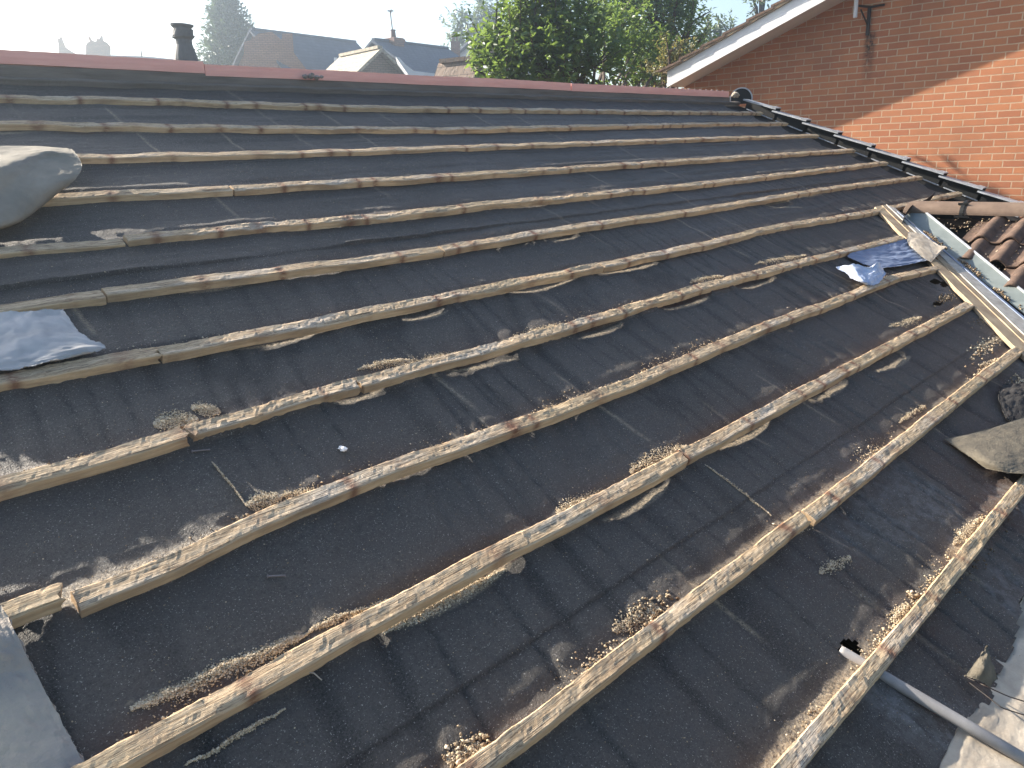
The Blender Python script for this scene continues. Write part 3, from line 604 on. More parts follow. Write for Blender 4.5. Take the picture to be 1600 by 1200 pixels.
sheet('eaves_sheet', [
 [(1600, 930, -.06), (1680, 930, -.05), (1800, 930, -.04)],
 [(1560, 1010, -.045), (1660, 1010, -.03), (1800, 1010, -.02)],
 [(1500, 1130, -.035), (1620, 1130, -.02), (1800, 1130, -.0)],
 [(1440, 1260, -.02), (1600, 1260, -.0), (1800, 1260, .02)]], CREAM, 'sunlit cream board below the torn edge of the felt, bottom right', 'board', crump=.003, seed=55, n=50, thick=.01)
# pipe
A, B = rp(1312, 1016, -.036), rp(1600, 1186, .0); B = B+(B-A)*.4
V, F = tube([A, A+(B-A)*.02, A+(B-A)*.5, B], [.0115, .0125, .0125, .0125], 18); tag(mesh('plastic_pipe', V, F, PIPE, smooth=True, origin=A), 'white plastic pipe poking through the felt under the lowest batten', 'pipe')
for pts, lab in (([(1508, 1057, -.02), (1540, 1072, .0), (1575, 1088, .005), (1640, 1108, .0)], 'upper thin wire trailing from the torn felt onto the cream board'), ([(1515, 1067, -.02), (1545, 1090, -.01), (1565, 1106, -.005), (1640, 1130, -.02)], 'lower thin wire trailing from the torn felt onto the cream board')):
    P = np.array([rp(*q) for q in pts]); tt = np.linspace(0, 3, 20); P = np.stack([np.interp(tt, range(4), P[:, i]) for i in range(3)], -1)
    V, F = tube(P, .0014, 6); tag(mesh('wire', V, F, IRON, origin=P[0]), lab, 'wire')
# nails, chip, twig
def fh(px, py): x, s = hit(px, py, -.03); return x, s, float(felt_h(np.array(x), np.array(s)))
for (a, b, lab) in (((300, 708), (328, 705), 'loose nail lying below the cracked batten'), ((418, 903), (446, 901), 'loose nail lying on the felt above the third lowest batten')):
    P0, P1 = [RW(x, s, h+.004) for x, s, h in (fh(*a), fh(*b))]; V1, F1 = tube([P0, P1], .0018, 8); d = (P1-P0)/np.linalg.norm(P1-P0)
    V, F = join([(V1, F1), tube([P0-d*.0005, P0+d*.001], .004, 10)]); tag(mesh('nail', V, F, NAIL, origin=P0), lab, 'nail', 'loose nails on the felt')
x, s, h = fh(537, 702); lumps('white_chip', [RW(x, s, h+.005), RW(x-.003, s+.008, h+.004)], [.009, .007], WHITE, 'small white chip lying on the felt in the middle', 'chip')
x, s, h = fh(478, 1052); x2, s2, h2 = fh(503, 1062)
V, F = tube([RW(x, s, h+.004), RW((x+x2)/2, (s+s2)/2+.002, h+.009), RW(x2, s2, h2+.003)], .0012, 6); tag(mesh('straw', V, F, CREAM, origin=RW(x, s, h)), 'bent pale straw below the third lowest batten', 'straw')

# ------------------------------------------------------------ debris grains
OV = np.array([(1, 0, 0), (-1, 0, 0), (0, 1, 0), (0, -1, 0), (0, 0, 1), (0, 0, -1)], float)
OF = np.array([(0, 2, 4), (2, 1, 4), (1, 3, 4), (3, 0, 4), (2, 0, 5), (1, 2, 5), (3, 1, 5), (0, 3, 5)])
def grains(name, x, s, h, size, tone, label, elong=1.6):
    n = len(x); P = RW(x, s, h); sc = size[:, None, None]*rng.uniform(.5, 1.2, (n, 1, 3)); sc[:, :, 0] *= rng.uniform(1, elong, (n, 1))
    a = rng.uniform(0, 2*math.pi, n); c, s_ = np.cos(a), np.sin(a); L = OV[None]*sc
    L = np.stack([L[..., 0]*c[:, None]-L[..., 1]*s_[:, None], L[..., 0]*s_[:, None]+L[..., 1]*c[:, None], L[..., 2]], -1)
    V = (P[:, None, :]+L).reshape(-1, 3); F = (OF[None]+(np.arange(n)*6)[:, None, None]).reshape(-1, 3)
    o = mesh(name, V, F, GRAIN, attrs=dict(tone=np.repeat(tone, 6))); o['label'] = label; o['kind'] = 'stuff'; o['category'] = 'debris'; return o
gx, gs, gh, gz, gt = [], [], [], [], []
def addg(x, s, hh, z, t): gx.append(x); gs.append(s); gh.append(hh); gz.append(z); gt.append(t)
for i, row in enumerate(ORD):                                     # banks against the upper edge
    n = 9000 if i < 7 else 3500
    x = rng.uniform(-9, -.2, n)*1.0; dens = sm(.52, .82, vn(x*2.7, i*5.3, 101)*.75+vn(x*9, i, 103)*.3); x = x[rng.random(n) < dens*(.9 if i < 7 else .5)]
    n = len(x); off = np.abs(rng.normal(0, 1, n))*(.009+.022*vn(x*4, i, 107)); sr = s_of(row, x)+.021+off
    pile = .013*np.exp(-(off/.02)**2)*vn(x*5, i, 111); addg(x, sr, felt_h(x, sr)+pile*rng.random(n)+.001, rng.uniform(.0010, .0030, n)*(1+.8*(rng.random(n) < .08)), rng.beta(1.7, 1.5, n))
def bank(pa, pb, wdt, n, hgt=.008, tmin=.2):                      # a bank of pale grains between two places seen in the photograph
    (x0, s0), (x1, s1) = hit(*pa, -.028), hit(*pb, -.028); t = rng.random(n); k = np.sin(math.pi*np.clip(t, .02, .98))**.6
    off = rng.normal(0, wdt/2.2, n)*k; x = x0+(x1-x0)*t+off*.2; s = s0+(s1-s0)*t+off+.006*fbm(t*8, 1, n % 17)
    addg(x, s, felt_h(x, s)+hgt*np.exp(-(off/(wdt*.5+1e-6))**2)*rng.random(n)*k+.001, rng.uniform(.0009, .0024, n), tmin+(1-tmin)*rng.beta(2, 1.4, n))
for pa, pb, wd_, n in (((205, 1110), (480, 985), .018, 3800), ((480, 985), (620, 928), .012, 1400), ((290, 1195), (445, 1105), .005, 800), ((600, 985), (790, 885), .020, 2500), ((1100, 725), (1205, 805), .004, 420),  # includes pale grains standing in for slivers of sunlight under battens
        ((330, 720), (385, 790), .005, 420), ((385, 790), (440, 775), .03, 1300), ((440, 775), (520, 762), .02, 900),
    ((240, 665), (310, 655), .045, 2200), ((300, 640), (345, 640), .03, 1200), ((870, 800), (960, 765), .035, 1800), ((985, 735), (1075, 695), .035, 1800), ((1280, 895), (1330, 870), .02, 500), ((960, 985), (1030, 945), .03, 900), ((700, 1190), (760, 1165), .03, 900),
    ((1240, 835), (1290, 800), .012, 600), ((1330, 750), (1400, 690), .02, 1100), ((1405, 660), (1450, 630), .015, 500), ((1490, 850), (1530, 810), .02, 500), ((1395, 970), (1420, 945), .02, 500), ((1500, 830), (1515, 850), .03, 300), ((800, 530), (890, 505), .03, 1800), ((880, 510), (960, 490), .025, 1400), ((600, 580), (720, 548), .03, 2400), ((1080, 440), (1130, 430), .03, 900), ((1180, 412), (1260, 398), .03, 1300),
    ((1300, 470), (1345, 455), .03, 500), ((1390, 510), (1440, 495), .03, 800), ((560, 575), (640, 560), .02, 900), ((1520, 545), (1590, 520), .03, 700), ((1530, 570), (1560, 560), .015, 300)):
    bank(pa, pb, wd_, n)
n = 20000; x = rng.uniform(-9, -1, n); x = np.where(rng.random(n) < .5, x, rng.uniform(-8, -4.5, n)); s = rng.uniform(-.25, 3.2, n); k_ = rng.random(n) < .35+.9*(vn(x*2, s*3, 7)*vn(x*9, s*9, 8)); x, s = x[k_], s[k_]; n = len(x); addg(x, s, felt_h(x, s)+.0008, rng.uniform(.0006, .0018, n), rng.beta(1.6, 2.0, n)*.8)
gx, gs, gh, gz, gt = map(np.concatenate, (gx, gs, gh, gz, gt))
vv = ((gx-VA[0])*VDIR[1]-(gs-VA[1])*VDIR[0])/np.linalg.norm(VDIR); ok = ((vv*np.sign(ref) > .02) | (gs > 1.75)) & (gx < -.3)
grains('debris', gx[ok], gs[ok], gh[ok], gz[ok], gt[ok], 'pale dusty grains and crumbs of mortar along the battens, some standing in for sunlit slivers')
# larger crumbs, moss and rot near the lowest battens and in the valley
gx, gs, gh, gz, gt = [], [], [], [], []
for (px, py, rx, rs, n, sz, hgt, tl) in ((1010, 955, .07, .03, 170, .005, .006, .5), (730, 1175, .05, .03, 120, .006, .008, .5), (1480, 465, .14, .03, 140, .006, .004, .25), (1540, 500, .18, .04, 200, .005, .004, .3), (1425, 930, .02, .012, 30, .006, .01, .8), (1530, 815, .07, .01, 60, .004, .006, .6), (1540, 545, .25, .04, 160, .006, .004, .6), (1590, 600, .12, .04, 80, .007, .004, .6), (1520, 880, .3, .05, 60, .004, .003, .2)):
    x0, s0 = hit(px, py, -.03); x = x0+rng.normal(0, rx*.5, n); s = s0+rng.normal(0, rs*.5, n); addg(x, s, felt_h(x, s)+rng.random(n)*hgt, rng.uniform(.35, 1.2, n)*sz, np.clip(rng.beta(1.3, 2, n)*tl*2, 0, 1))
t = rng.random(420)*.75+.22; q0, q1 = np.array(hit(1405, 333, 0)), np.array(hit(1604, 494, 0)); x = q0[0]+(q1[0]-q0[0])*t+rng.normal(0, .012, 420); s = q0[1]+(q1[1]-q0[1])*t+rng.normal(0, .010, 420)
m_ = vn(t*22, 0, 5) > .45; addg(x[m_], s[m_], np.full(m_.sum(), .006)+rng.random(m_.sum())*.012, rng.uniform(.003, .009, m_.sum()), rng.beta(1, 3.5, m_.sum()))
gx, gs, gh, gz, gt = map(np.concatenate, (gx, gs, gh, gz, gt)); grains('rot_crumbs', gx, gs, gh, gz, gt, 'dark crumbs of moss and rotten wood by the valley and lowest battens', 1.3)
# dirt among the pantiles
n = 900; y = rng.uniform(.3, 1.3, n); d = rng.uniform(.1, 1.6, n); P = SR(y, d, .012+rng.random(n)*.012); kk = (P[:, 1] < 1.5-(-P[:, 0]+XR)*.78)
P = P[kk]; sg = P[:, 1]*CT+P[:, 2]*ST; hg = -P[:, 1]*ST+P[:, 2]*CT; grains('tile_dirt', P[:, 0], sg, hg, rng.uniform(.002, .009, len(P)), rng.beta(1.2, 2.5, len(P)), 'dark moss and grit lying between the brown pantiles', 1.3)

# ------------------------------------------------------------ neighbour's brick gable
D = 2.5; nb = tag(empty('brick_house', (D, 2, GZ)), 'tall red brick gable house with white bargeboard standing to the right', 'house')
f0, f1 = onx(1045, 135, D-.43), onx(1290, 0, D-.43); sl_ = (f1[2]-f0[2])/(f0[1]-f1[1])                    # slope of the verge
YE, YR = f0[1]+.03, -.6
def zv(y, d=0): return f0[2]+(f0[1]-y)*sl_+d
V, F = prism([(D, YE+.0, GZ), (D, YE+.0, zv(YE)+.1), (D, YR, zv(YR)+.1), (D, -6, zv(YR)-(YR+6)*0-1.5), (D, -6, GZ)], (.3, 0, 0)); child(mesh('brick_wall', V, F, BRICK), nb)
hb = .205
V, F = prism([(D-.43, YE, zv(YE)), (D-.43, YR, zv(YR)), (D-.43, YR, zv(YR)+hb), (D-.43, YE, zv(YE)+hb)], (.022, 0, 0)); child(mesh('bargeboard', V, F, WHITE), nb)
V, F = prism([(D-.408, YE, zv(YE)+.012), (D-.408, YR, zv(YR)+.012), (D-.408, YR, zv(YR)+.022), (D-.408, YE, zv(YE)+.022)], (.408, 0, 0)); child(mesh('soffit', V, F, WHITE), nb)
hx = D-.47; vv_ = []
V, F = prism([(hx+.01, YE+.05, zv(YE+.05)+hb+.001), (hx+.01, YR, zv(YR)+hb+.001), (hx+.01, YR, zv(YR)+hb+.04), (hx+.01, YE+.05, zv(YE+.05)+hb+.04)], (1.6, 0, 0)); child(mesh('undercloak', V, F, PALEWOOD), nb)
nt_ = 0; y = YE+.12; rt = []
while y > YR:
    y2 = y-.345*math.cos(math.atan(sl_)); za, zb = zv(y)+hb+.075, zv(y2)+hb+.045
    rt.append(prism([(hx, y, za-.03), (hx, y2-.04, zb-.03+.014), (hx, y2-.04, zb+.014), (hx, y, za)], (3.5, 0, 0))); y = y2
V, F = join(rt); child(mesh('roof', V, F, TILE), nb)
V, F = prism([(D, YR, zv(YR)), (D, -6, zv(YR)-2), (D, -6, zv(YR)-2.1), (D, YR, zv(YR)-.1)], (3.5, 0, 0)); child(mesh('far_roof', V, F, TILE), nb)
V, F = prism([(D+.3, YE, GZ), (D+3.8, YE, GZ), (D+3.8, YE, zv(YE)), (D+.3, YE, zv(YE))], (0, -.3, 0)); child(mesh('eaves_wall', V, F, BRICK), nb)
# bracket with mast
br = tag(empty('mast_bracket', (D, 3.47, 2.3)), 'black iron wall bracket near the top of the brick gable', 'bracket')
A_ = lambda px, py, o=.0: onx(px, py, D-o)
child(mesh('post', *boxv((A_(1357, 10, .02)+A_(1357, 55, .02))/2, (.012, 0, 0), (0, .018, 0), (A_(1357, 10, .02)-A_(1357, 55, .02))/2*np.array([0, 0, 1])), IRON), br)
child(mesh('arm', *tube([A_(1342, 9, .16), A_(1360, 11, .03), A_(1382, 7, .03)], .013, 6), IRON), br)
child(mesh('strut', *tube([A_(1345, 15, .16), A_(1356, 40, .02)], .010, 6), IRON), br)
pm = A_(1336, 28, .17); pt = pm+np.array([0, .01, 1.1]); mst = tag(mesh('aerial_mast', *tube([pm, pm+(pt-pm)*.01, pt], [.021, .024, .024], 14), WHITE, smooth=True, origin=pm), 'white aerial mast held by the black iron bracket', 'mast')

# ------------------------------------------------------------ houses beyond the ridge
SLATE = mat_rows('slate', (.08, .105, .15), (.06, .08, .12), .25, .3)
PALETILE = mat_rows('pale_tile', (.42, .37, .28), (.33, .29, .22), .3, .25)
BROWNTILE = mat_rows('brown_row_tile', (.24, .17, .12), (.17, .12, .085), .3, .3)
FARBRICK = mat_rows('far_brick', (.34, .17, .10), (.27, .13, .08), .075, .225)
FARBRICK2 = mat_rows('far_brown_brick', (.26, .19, .14), (.20, .15, .11), .075, .225)
RENDERW = simple('white_render', (.62, .64, .67), (.5, .52, .55), 2, .8, .1)
def uvset(o, mode):
    me = o.data; uv = me.uv_layers.new(name='UVMap'); co = [v.co for v in me.vertices]
    for p in me.polygons:
        n = p.normal; t = Vector((-n.y, n.x, 0)); t = t.normalized() if t.length > 1e-3 else Vector((1, 0, 0)); b = n.cross(t)
        for li in p.loop_indices: c = co[me.loops[li].vertex_index]; uv.data[li].uv = (c.dot(t), c.dot(b))
def gable_house(front, dist, back, verge_px, drop, roofm, wallm, label, wall_in=.15, eave=.3, name='terraced_house', cat='house', rake=None):
    P1 = at(*front, dist); d2 = ray(*back); P2 = CAM+d2*((P1[2]-CAM[2])/d2[2]); r = P2-P1; r[2] = 0; L = np.linalg.norm(r); r /= L
    q = ray(*verge_px); t = ((P1-CAM)@r)/(q@r); Q = CAM+q*t; side = np.array([-r[1], r[0], 0]); dh = (Q-P1)@side
    if dh < 0: side = -side; dh = -dh
    tan = (P1[2]-Q[2])/dh; run = drop/tan; h = empty(name, (P1[0], P1[1], GZ)); tag(h, label, cat)
    def part(nm, V, F, mm): o = child(mesh(nm, V, F, mm), h); uvset(o, 0); return o
    up = np.array([0, 0, .12])
    for sg in (1, -1):
        e = side*sg*run-np.array([0, 0, drop])
        part('roof', *prism([P1-r*.1, P1-r*.1+e, P2+r*.1+e, P2+r*.1], -up), roofm)
    wr = run-eave; e = wr*tan; P1w, P2w = P1+r*wall_in, P2-r*wall_in
    prof = [P1w-np.array([0, 0, .14]), P1w+side*wr-np.array([0, 0, e+.14]), P1w+side*wr*1+np.array([0, 0, GZ-P1[2]]), P1w-side*wr+np.array([0, 0, GZ-P1[2]]), P1w-side*wr-np.array([0, 0, e+.14])]
    part('wall', *prism(prof, P2w-P1w), wallm)
    part('ridge', *boxv((P1+P2)/2+np.array([0, 0, .03]), r*L/2, side*.10, (0, 0, .05)), roofm)
    return h, P1, P2, r, side, tan
def chimney(parent, c, w_, hgt, mm, pots=2, below=1.2, axis=None, potm=None, name='chimney'):
    a = axis if axis is not None else np.array([1, 0, 0.]); b = np.array([-a[1], a[0], 0])
    parts = [boxv(c+np.array([0, 0, (hgt-below)/2]), a*w_, b*.35, (0, 0, (hgt+below)/2)), boxv(c+np.array([0, 0, hgt-.12]), a*(w_+.05), b*.40, (0, 0, .07))]
    o = mesh(name, *join(parts), mm); uvset(o, 0)
    if parent is not None: child(o, parent)
    for i in range(pots):
        p_ = c+a*w_*((i+.5)/pots*2-1)*.8+np.array([0, 0, hgt]); pt = mesh('chimney_pot', *tube([p_-np.array([0, 0, .02]), p_+np.array([0, 0, .32]), p_+np.array([0, 0, .33]), p_+np.array([0, 0, .38])], [.13, .105, .13, .13], 10), potm or mm)
        if parent is not None: child(pt, o); pt.location = pt.location+Vector(parent.location)*0
        if parent is not None: pt.location = Vector((0, 0, 0))-Vector(o.location)-Vector(parent.location)
    return o
hA, A1, A2, rA, sA, _ = gable_house((555, 66), 46, (392, 46), (592, 106), 4.5, SLATE, FARBRICK, 'far house with a big blue slate roof behind the orange brick gable')
hC, C1, C2, rC, sC, _ = gable_house((699, 76), 44, (583, 62), (723.5, 93), 3.6, SLATE, FARBRICK, 'far slate-roofed house carrying a brick chimney with a tall aerial')
gable_house((594, 75), 30, (533, 88), (640, 119), 3.0, PALETILE, FARBRICK2, 'small brown brick gable with pale tiled roof and white verge', name='gabled_outhouse')
gable_house((690, 98), 22, (745, 92), (700, 122), 2.0, BROWNTILE, FARBRICK2, 'low roof of ribbed brown tiles left of the leafy tree', name='outhouse')
gable_house((733, 64), 52, (800, 70), (712, 84), 3.0, SLATE, RENDERW, 'far house with a white rendered gable half hidden by the leafy tree')
def place(px, py, like): d = ray(px, py); n_ = np.array([FW[0], FW[1], 0]); n_ /= np.linalg.norm(n_); t = ((like-CAM)@n_)/(d@n_); return CAM+d*t
cb_ = place(617, 88, C1+(C2-C1)*.75); chimney(hC, cb_, .33, (88-66)/F_PX*44, FARBRICK, 1, axis=rC)
a0 = cb_+np.array([0, 0, .7]); a1 = place(609.5, 17, cb_); V, F = join([tube([a0, a1], .03, 6), tube([a1+RT*-.12, a1+RT*.16], .035, 6), tube([a1+RT*.05+UP*-.1, a1+RT*.05+UP*.1], .02, 6)])
tag(mesh('aerial_pole', V, F, GREYWOOD, origin=a0), 'tall thin aerial pole on the far brick chimney', 'aerial')
def facing(outline, dist, depth, mat, name, label, cat, parent=None):
    c = at(*np.mean(outline, 0), dist); n_ = c-CAM; n_[2] = 0; n_ /= np.linalg.norm(n_); P = []
    for px, py in outline: d = ray(px, py); t = ((c-CAM)@n_)/(d@n_); P.append(CAM+d*t)
    V, F = prism(P, n_*depth); o = mesh(name, V, F, mat, origin=(c[0], c[1], min(v[2] for v in P))); uvset(o, 0); tag(o, label, cat); return o
def down(px, py=330): return (px, py)
facing([(382, 330), (381, 66), (392, 62), (404, 52), (425, 50), (440, 62), (441, 52), (457, 52), (459, 82), (486, 118), (486, 330)], 40, 5, FARBRICK, 'brick_gable', 'orange brick gable wall with a chimney standing before the blue slate roof', 'gable')
facing([(618, 88), (624, 90), (634, 101), (647, 111), (683, 115), (683, 330), (660, 330), (640, 120)], 27, 2.5, RENDERW, 'rendered_parapet', 'white stepped parapet right of the brown brick gable', 'parapet')
facing([(519, 330), (522, 90), (527, 90), (526, 330)], 36, .3, WHITE, 'white_flue', 'slim white flue in front of the blue slate roof', 'flue')
o = facing([(705, 90), (704, 64), (719, 65), (719, 90)], 50, .7, FARBRICK, 'chimney_stack', 'brown chimney stack beside the far white gable', 'chimney stack')
for q in (708, 714): child(facing([(q-1.5, 66), (q-1.6, 57), (q+1.6, 57), (q+1.5, 66)], 50, .25, FARBRICK, 'chimney_pot', None, None), o)
facing([(763, 100), (763, 52), (779, 53), (779, 100)], 50, .7, FARBRICK, 'chimney_stack', 'chimney stack seen through the top leaves of the leafy tree', 'chimney stack')
facing([(88, 330), (89, 84), (121, 84), (230, 88), (270, 92), (336, 97), (336, 330)], 60, 6, SLATE, 'far_terrace', 'long low grey roof far away on the left skyline', 'terrace')
facing([(92, 86), (91, 68), (89, 60), (93, 60), (94, 57), (97, 58), (99, 64), (103, 74), (112, 80), (121, 85)], 58, .8, FARBRICK, 'chimney_stack', 'leftmost far chimney stack with a sloping shoulder', 'chimney stack')
facing([(134, 88), (134, 70), (137, 66), (141, 64), (137, 58), (141, 57), (144, 63), (150, 65), (151, 59), (155, 61), (157, 57), (160, 54), (161, 58), (161, 63), (168, 67), (173, 73), (173, 88)], 58, 1.2, FARBRICK, 'chimney_stack', 'broad far chimney stack with crooked pots on the left skyline', 'chimney stack')
facing([(220, 89), (219.5, 77), (221, 77), (223, 89)], 58, .1, IRON, 'far_post', 'tiny post on the far left roofline', 'post')
# dark flue terminal with flat cap
ft = tag(empty('flue_terminal', at(290, 100, 13)), 'dark tapered flue terminal with flat cap rising behind the ridge', 'flue terminal')
def fat(px, py): n_ = np.array([ray(288, 70)[0], ray(288, 70)[1], 0]); n_ /= np.linalg.norm(n_); d = ray(px, py); return CAM+d*(13/(d@n_))
DKB = simple('dark_terminal', (.05, .055, .07), (.03, .033, .04), 10, .7, .2)
axp = [(286.5, 44), (286, 57), (287, 58), (287, 62), (288, 70), (290, 85), (292, 100), (292, 140)]; rad = [12.5, 13.5, 15, 10.5, 10.5, 14, 17, 20]
V, F = tube([fat(*q) for q in axp], np.array(rad)*13/F_PX, 20); child(mesh('tapered_body', V, F, DKB), ft)
V, F = tube([fat(284.3, 38.5), fat(284.5, 41), fat(285, 45)], np.array([15, 14.5, 11])*13/F_PX, 20); child(mesh('flat_cap', V, F, DKB), ft)
P = fat(292, 135); V, F = boxv((P[0], P[1], (P[2]+GZ)/2), (.35, 0, 0), (0, .35, 0), (0, 0, (P[2]-GZ)/2)); child(mesh('brick_stack', V, F, FARBRICK), ft); uvset(bpy.data.objects['brick_stack'], 0)

# ------------------------------------------------------------ trees
def leaves(P, size, name, mat, parent, nrm_up=.5, asp=.45, tones=None, dirs=None):
    n = len(P); N = rng.normal(0, 1, (n, 3)); N[:, 2] = np.abs(N[:, 2])+nrm_up; N /= np.linalg.norm(N, axis=1)[:, None]
    T = dirs if dirs is not None else rng.normal(0, 1, (n, 3)); T = T-N*(T*N).sum(1)[:, None]; T /= np.linalg.norm(T, axis=1)[:, None]+1e-9; B = np.cross(N, T)
    s = (size*rng.uniform(.6, 1.25, n))[:, None]; a = asp
    V = np.stack([P, P+T*s*.45+B*s*a*.5+N*s*.08, P+T*s-N*s*.10, P+T*s*.45-B*s*a*.5+N*s*.08], 1).reshape(-1, 3)
    i = np.arange(n)[:, None]*4; F = np.concatenate([i+np.array([[0, 1, 2]]), i+np.array([[0, 2, 3]])], 0)
    tn = rng.random(n) if tones is None else tones
    o = mesh(name, V, F, mat, attrs=dict(tone=np.repeat(tn, 4))); return child(o, parent)
def px_tree(name, label, base, clusters, dist, n_per, size, mat, shoots=(), cat='tree', depth=.9, bark=BARK, hole=.0):
    t = tag(empty(name, (base[0], base[1], GZ)), label, cat); B0 = np.array([base[0], base[1], GZ]); PP_, TT_, DD_ = [], [], []; limbs = []
    trunk_top = None
    C0 = at(np.mean([c[0] for c in clusters]), max(c[1] for c in clusters)+40, dist); br_ = []
    for cpx, cpy, rpx, dd in clusters:
        c = at(cpx, cpy, dist+dd); r = rpx/F_PX*(dist+dd); n = int(n_per*(rpx/30.)**2)
        # twigs: leaves sit along short twigs, so the crown has clumps and gaps
        nt = max(6, n//14); d = rng.normal(0, 1, (nt, 3)); d /= np.linalg.norm(d, axis=1)[:, None]; rad_ = r*rng.random(nt)[:, None]**.45
        q = c+d*rad_*np.array([1, 1, .9]); dirn = d*.7+np.array([0, 0, .75])+rng.normal(0, .35, (nt, 3)); dirn /= np.linalg.norm(dirn, axis=1)[:, None]; ln = size*rng.uniform(2.2, 4.5, nt)
        k = 14; tt = np.linspace(0, 1, k)
        P = q[:, None, :]+dirn[:, None, :]*ln[:, None, None]*tt[None, :, None]; sd = rng.normal(0, 1, (nt, k, 3)); sd -= dirn[:, None, :]*(sd*dirn[:, None, :]).sum(2)[..., None]; sd /= np.linalg.norm(sd, axis=2)[..., None]
        PP_.append(P.reshape(-1, 3)); DD_.append((sd+dirn[:, None, :]*.7).reshape(-1, 3)); TT_.append(np.clip(np.repeat(rng.random(nt), k)*.6+rng.random(nt*k)*.4, 0, 1))
        for z in range(0, nt, 5): br_.append((c, q[z]+dirn[z]*ln[z]*.9))
        limbs.append((B0+(C0-B0)*.8, c))
    for spx, spy, ln_px, lean in shoots:
        p0 = at(spx, spy+ln_px, dist); p1 = at(spx+lean, spy, dist); k = 26; tt = np.linspace(0, 1, k)[:, None]; P = p0+(p1-p0)*tt; sd = rng.normal(0, 1, (k, 3))
        PP_.append(P); DD_.append(sd+np.array([0, 0, .5])); TT_.append(rng.uniform(.4, 1, k)); br_.append((p0, p1)); limbs.append((C0, p0))
    P = np.vstack(PP_); leaves(P, np.full(len(P), size), 'foliage', mat, t, dirs=np.vstack(DD_), tones=np.concatenate(TT_))
    parts = [tube([B0, B0+(C0-B0)*.5, C0], [.016*dist, .012*dist, .008*dist], 9)]
    for a, b in limbs: parts.append(tube([a, (a+b)/2+rng.normal(0, .02*np.linalg.norm(b-a), 3), b], [.005*dist, .0035*dist, .0015*dist], 6))
    child(mesh('trunk', *join(parts), bark), t)
    bo = child(mesh('branches', *join([tube([a, b], [.0012*dist, .0005*dist], 4) for a, b in br_]), bark), t); bo['kind'] = 'stuff'
    return t
LEAF1 = mat_leaf('leaf_bright', (.03, .075, .018), (.13, .20, .055), .45)
LEAF2 = mat_leaf('leaf_mid', (.055, .11, .035), (.19, .28, .085), .5)
LEAF3 = mat_leaf('leaf_far', (.05, .085, .04), (.11, .15, .06), .4)
NEEDLE = mat_leaf('needle', (.020, .045, .022), (.06, .10, .045), .25)
b1 = at(880, 200, 11)
px_tree('leafy_tree', 'large bright green leafy tree standing just behind the ridge', b1, [(768, 108, 26, 0), (800, 70, 30, .3), (790, 125, 30, -.3), (838, 100, 36, 0), (850, 45, 34, .3), (835, 15, 24, .1), (885, 75, 38, 0), (900, 35, 28, .4), (880, 120, 32, -.2), (930, 105, 36, 0), (945, 60, 30, 3), (975, 115, 34, 4), (1005, 120, 26, 4.1), (1022, 130, 18, 4), (815, 38, 22, .5), (760, 80, 15, .2), (860, 0, 24, .3), (985, 88, 20, 4), (1000, 70, 26, 4.5), (1030, 100, 22, 4.5), (970, 40, 26, 4)], 11, 560, .11, LEAF1,
        shoots=[(775, -6, 50, 2), (798, 12, 40, -3), (812, -6, 60, 2), (835, -8, 40, 4), (868, -8, 40, 0), (905, 8, 50, 4), (740, 85, 25, 4), (752, 66, 30, -4), (925, 30, 40, 5)])
b2 = at(1020, 200, 17)
px_tree('birch_tree', 'taller finer-leaved tree behind and right of the leafy tree', b2, [(950, 30, 30, 0), (985, 10, 36, .3), (1020, 40, 38, 0), (1050, 10, 32, .4), (1065, 60, 28, 0), (1000, 75, 34, .2), (1040, 90, 30, 0), (960, -10, 34, 0), (1060, -15, 30, 0), (1080, 35, 16, 0), (1085, 75, 15, .3), (1030, -30, 40, .3)], 17, 850, .10, LEAF2)
b3 = at(1045, 200, 13)
px_tree('rust_tipped_bush', 'bush with rust tinted tips between the leafy tree and the white bargeboard', b3, [(1045, 85, 18, 0), (1060, 100, 22, 0), (1035, 112, 20, .2), (1075, 95, 14, .2), (1055, 125, 18, .1)], 13, 800, .06, mat_leaf('leaf_rust', (.06, .08, .03), (.17, .16, .07), .4), cat='bush')
b4 = at(745, 200, 60)
px_tree('distant_tree', 'hazy pale round tree on the skyline left of the leafy tree', b4, [(735, 55, 24, 0), (720, 45, 16, 1), (757, 42, 26, 0), (745, 30, 16, 0), (765, 65, 22, 1), (772, 30, 16, 0), (706, 55, 8, 0), (715, 75, 14, 0)], 60, 700, .34, LEAF3)
b5 = at(1110, 200, 40)
px_tree('distant_tree', 'small hazy tree top above the lower end of the white bargeboard', b5, [(1110, 55, 14, 0), (1126, 46, 9, 0), (1097, 62, 11, 0), (1138, 52, 7, 0), (1108, 75, 20, 0)], 40, 900, .20, LEAF3)
b6 = at(1186, 200, 30)
px_tree('distant_tree', 'small tuft of branches poking above the white bargeboard at the top', b6, [(1188, 0, 9, 0), (1196, -12, 12, 0), (1182, 10, 5, 0)], 30, 700, .13, LEAF3)
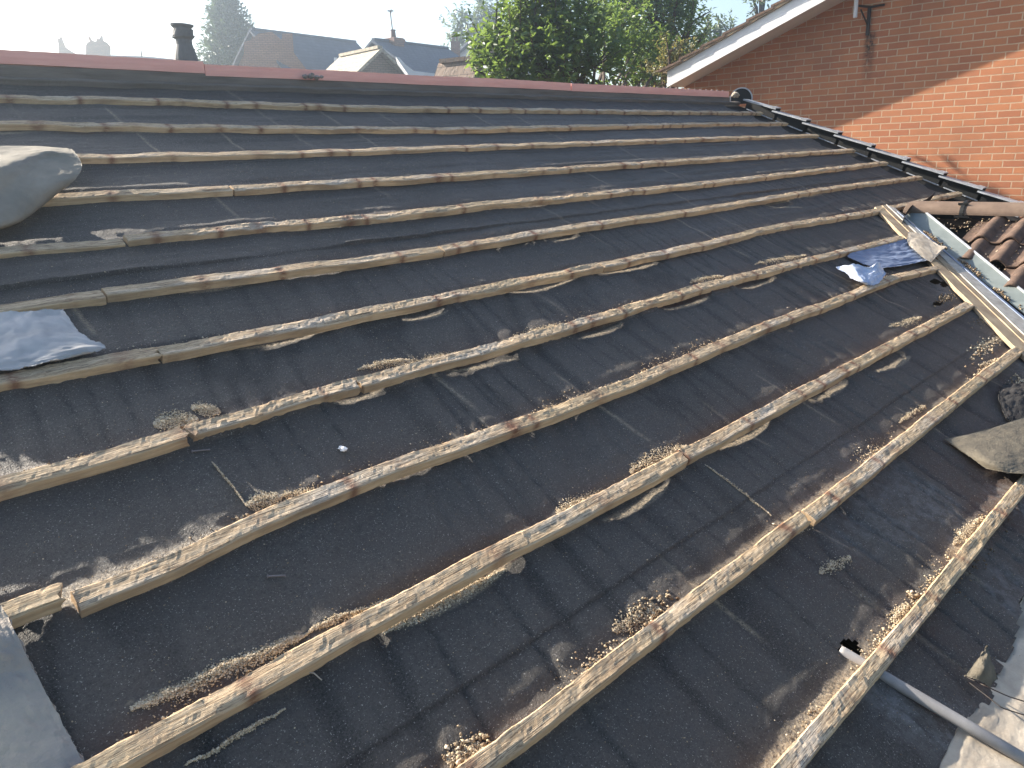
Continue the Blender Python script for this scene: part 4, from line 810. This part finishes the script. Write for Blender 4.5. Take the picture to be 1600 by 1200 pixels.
# conifer
def conifer(label, top, bot_y, half, dist, nb_):
    p0 = at(top[0], top[1], dist); p1 = at(top[0]+4, bot_y, dist); base = np.array([p1[0], p1[1], GZ]); t = tag(empty('conifer_tree', base), label, 'tree'); H_ = p0[2]-p1[2]
    P_, D_, br_ = [], [], []; R_ = half/F_PX*dist
    for i in range(nb_):
        u = rng.random()**.8; z = p0[2]-u*H_*1.05; r = R_*(.10+.9*u**.75)*rng.uniform(.65, 1.15); a = rng.uniform(0, 2*math.pi); d = np.array([math.cos(a), math.sin(a), 0]); c = np.array([base[0], base[1], z-.25*r])
        k = 26; tt = np.sort(rng.random(k))[:, None]**.8; q = c+d*r*tt+np.array([0, 0, 1])*r*(.55*tt**1.5); q += rng.normal(0, .035*R_, (k, 3))
        P_.append(q); D_.append(np.tile(d*.8+np.array([0, 0, .7]), (k, 1))+rng.normal(0, .5, (k, 3))); br_.append((c, c+d*r*.9+np.array([0, 0, .45*r])))
    P = np.vstack(P_); leaves(P, np.full(len(P), .13*R_), 'foliage', NEEDLE, t, nrm_up=.1, asp=.35, dirs=np.vstack(D_))
    child(mesh('trunk', *tube([base, np.array([base[0], base[1], p0[2]])], [.12*R_, .02*R_], 8), BARK), t); child(mesh('branches', *join([tube([a, b], [.012*R_, .004*R_], 4) for a, b in br_[::2]]), BARK), t)
conifer('tall hazy conifer standing left of the orange brick gable', (364, -22), 130, 52, 45, 620)
conifer('smaller dark conifer spire tucked behind the orange brick gable', (397, 17), 120, 15, 50, 160)

# ------------------------------------------------------------ haze volume, also standing in for the lens flare veil
hz = bpy.data.materials.new('haze'); hz.use_nodes = True; t_ = hz.node_tree; t_.nodes.clear(); pv = t_.nodes.new('ShaderNodeVolumePrincipled'); oo = t_.nodes.new('ShaderNodeOutputMaterial')
pv.inputs['Color'].default_value = (.74, .87, 1.0, 1); pv.inputs['Density'].default_value = .0052; pv.inputs['Anisotropy'].default_value = .80; t_.links.new(pv.outputs[0], oo.inputs['Volume'])
hb_ = mesh('haze', *boxv((25, 38, (GZ-1+14)/2), (50, 0, 0), (0, 48, 0), (0, 0, (14-GZ+1)/2)), hz); hb_['kind'] = 'stuff'; hb_['label'] = 'pale blue haze over the whole scene, also standing in for lens flare'
SC.cycles.volume_bounces = 0
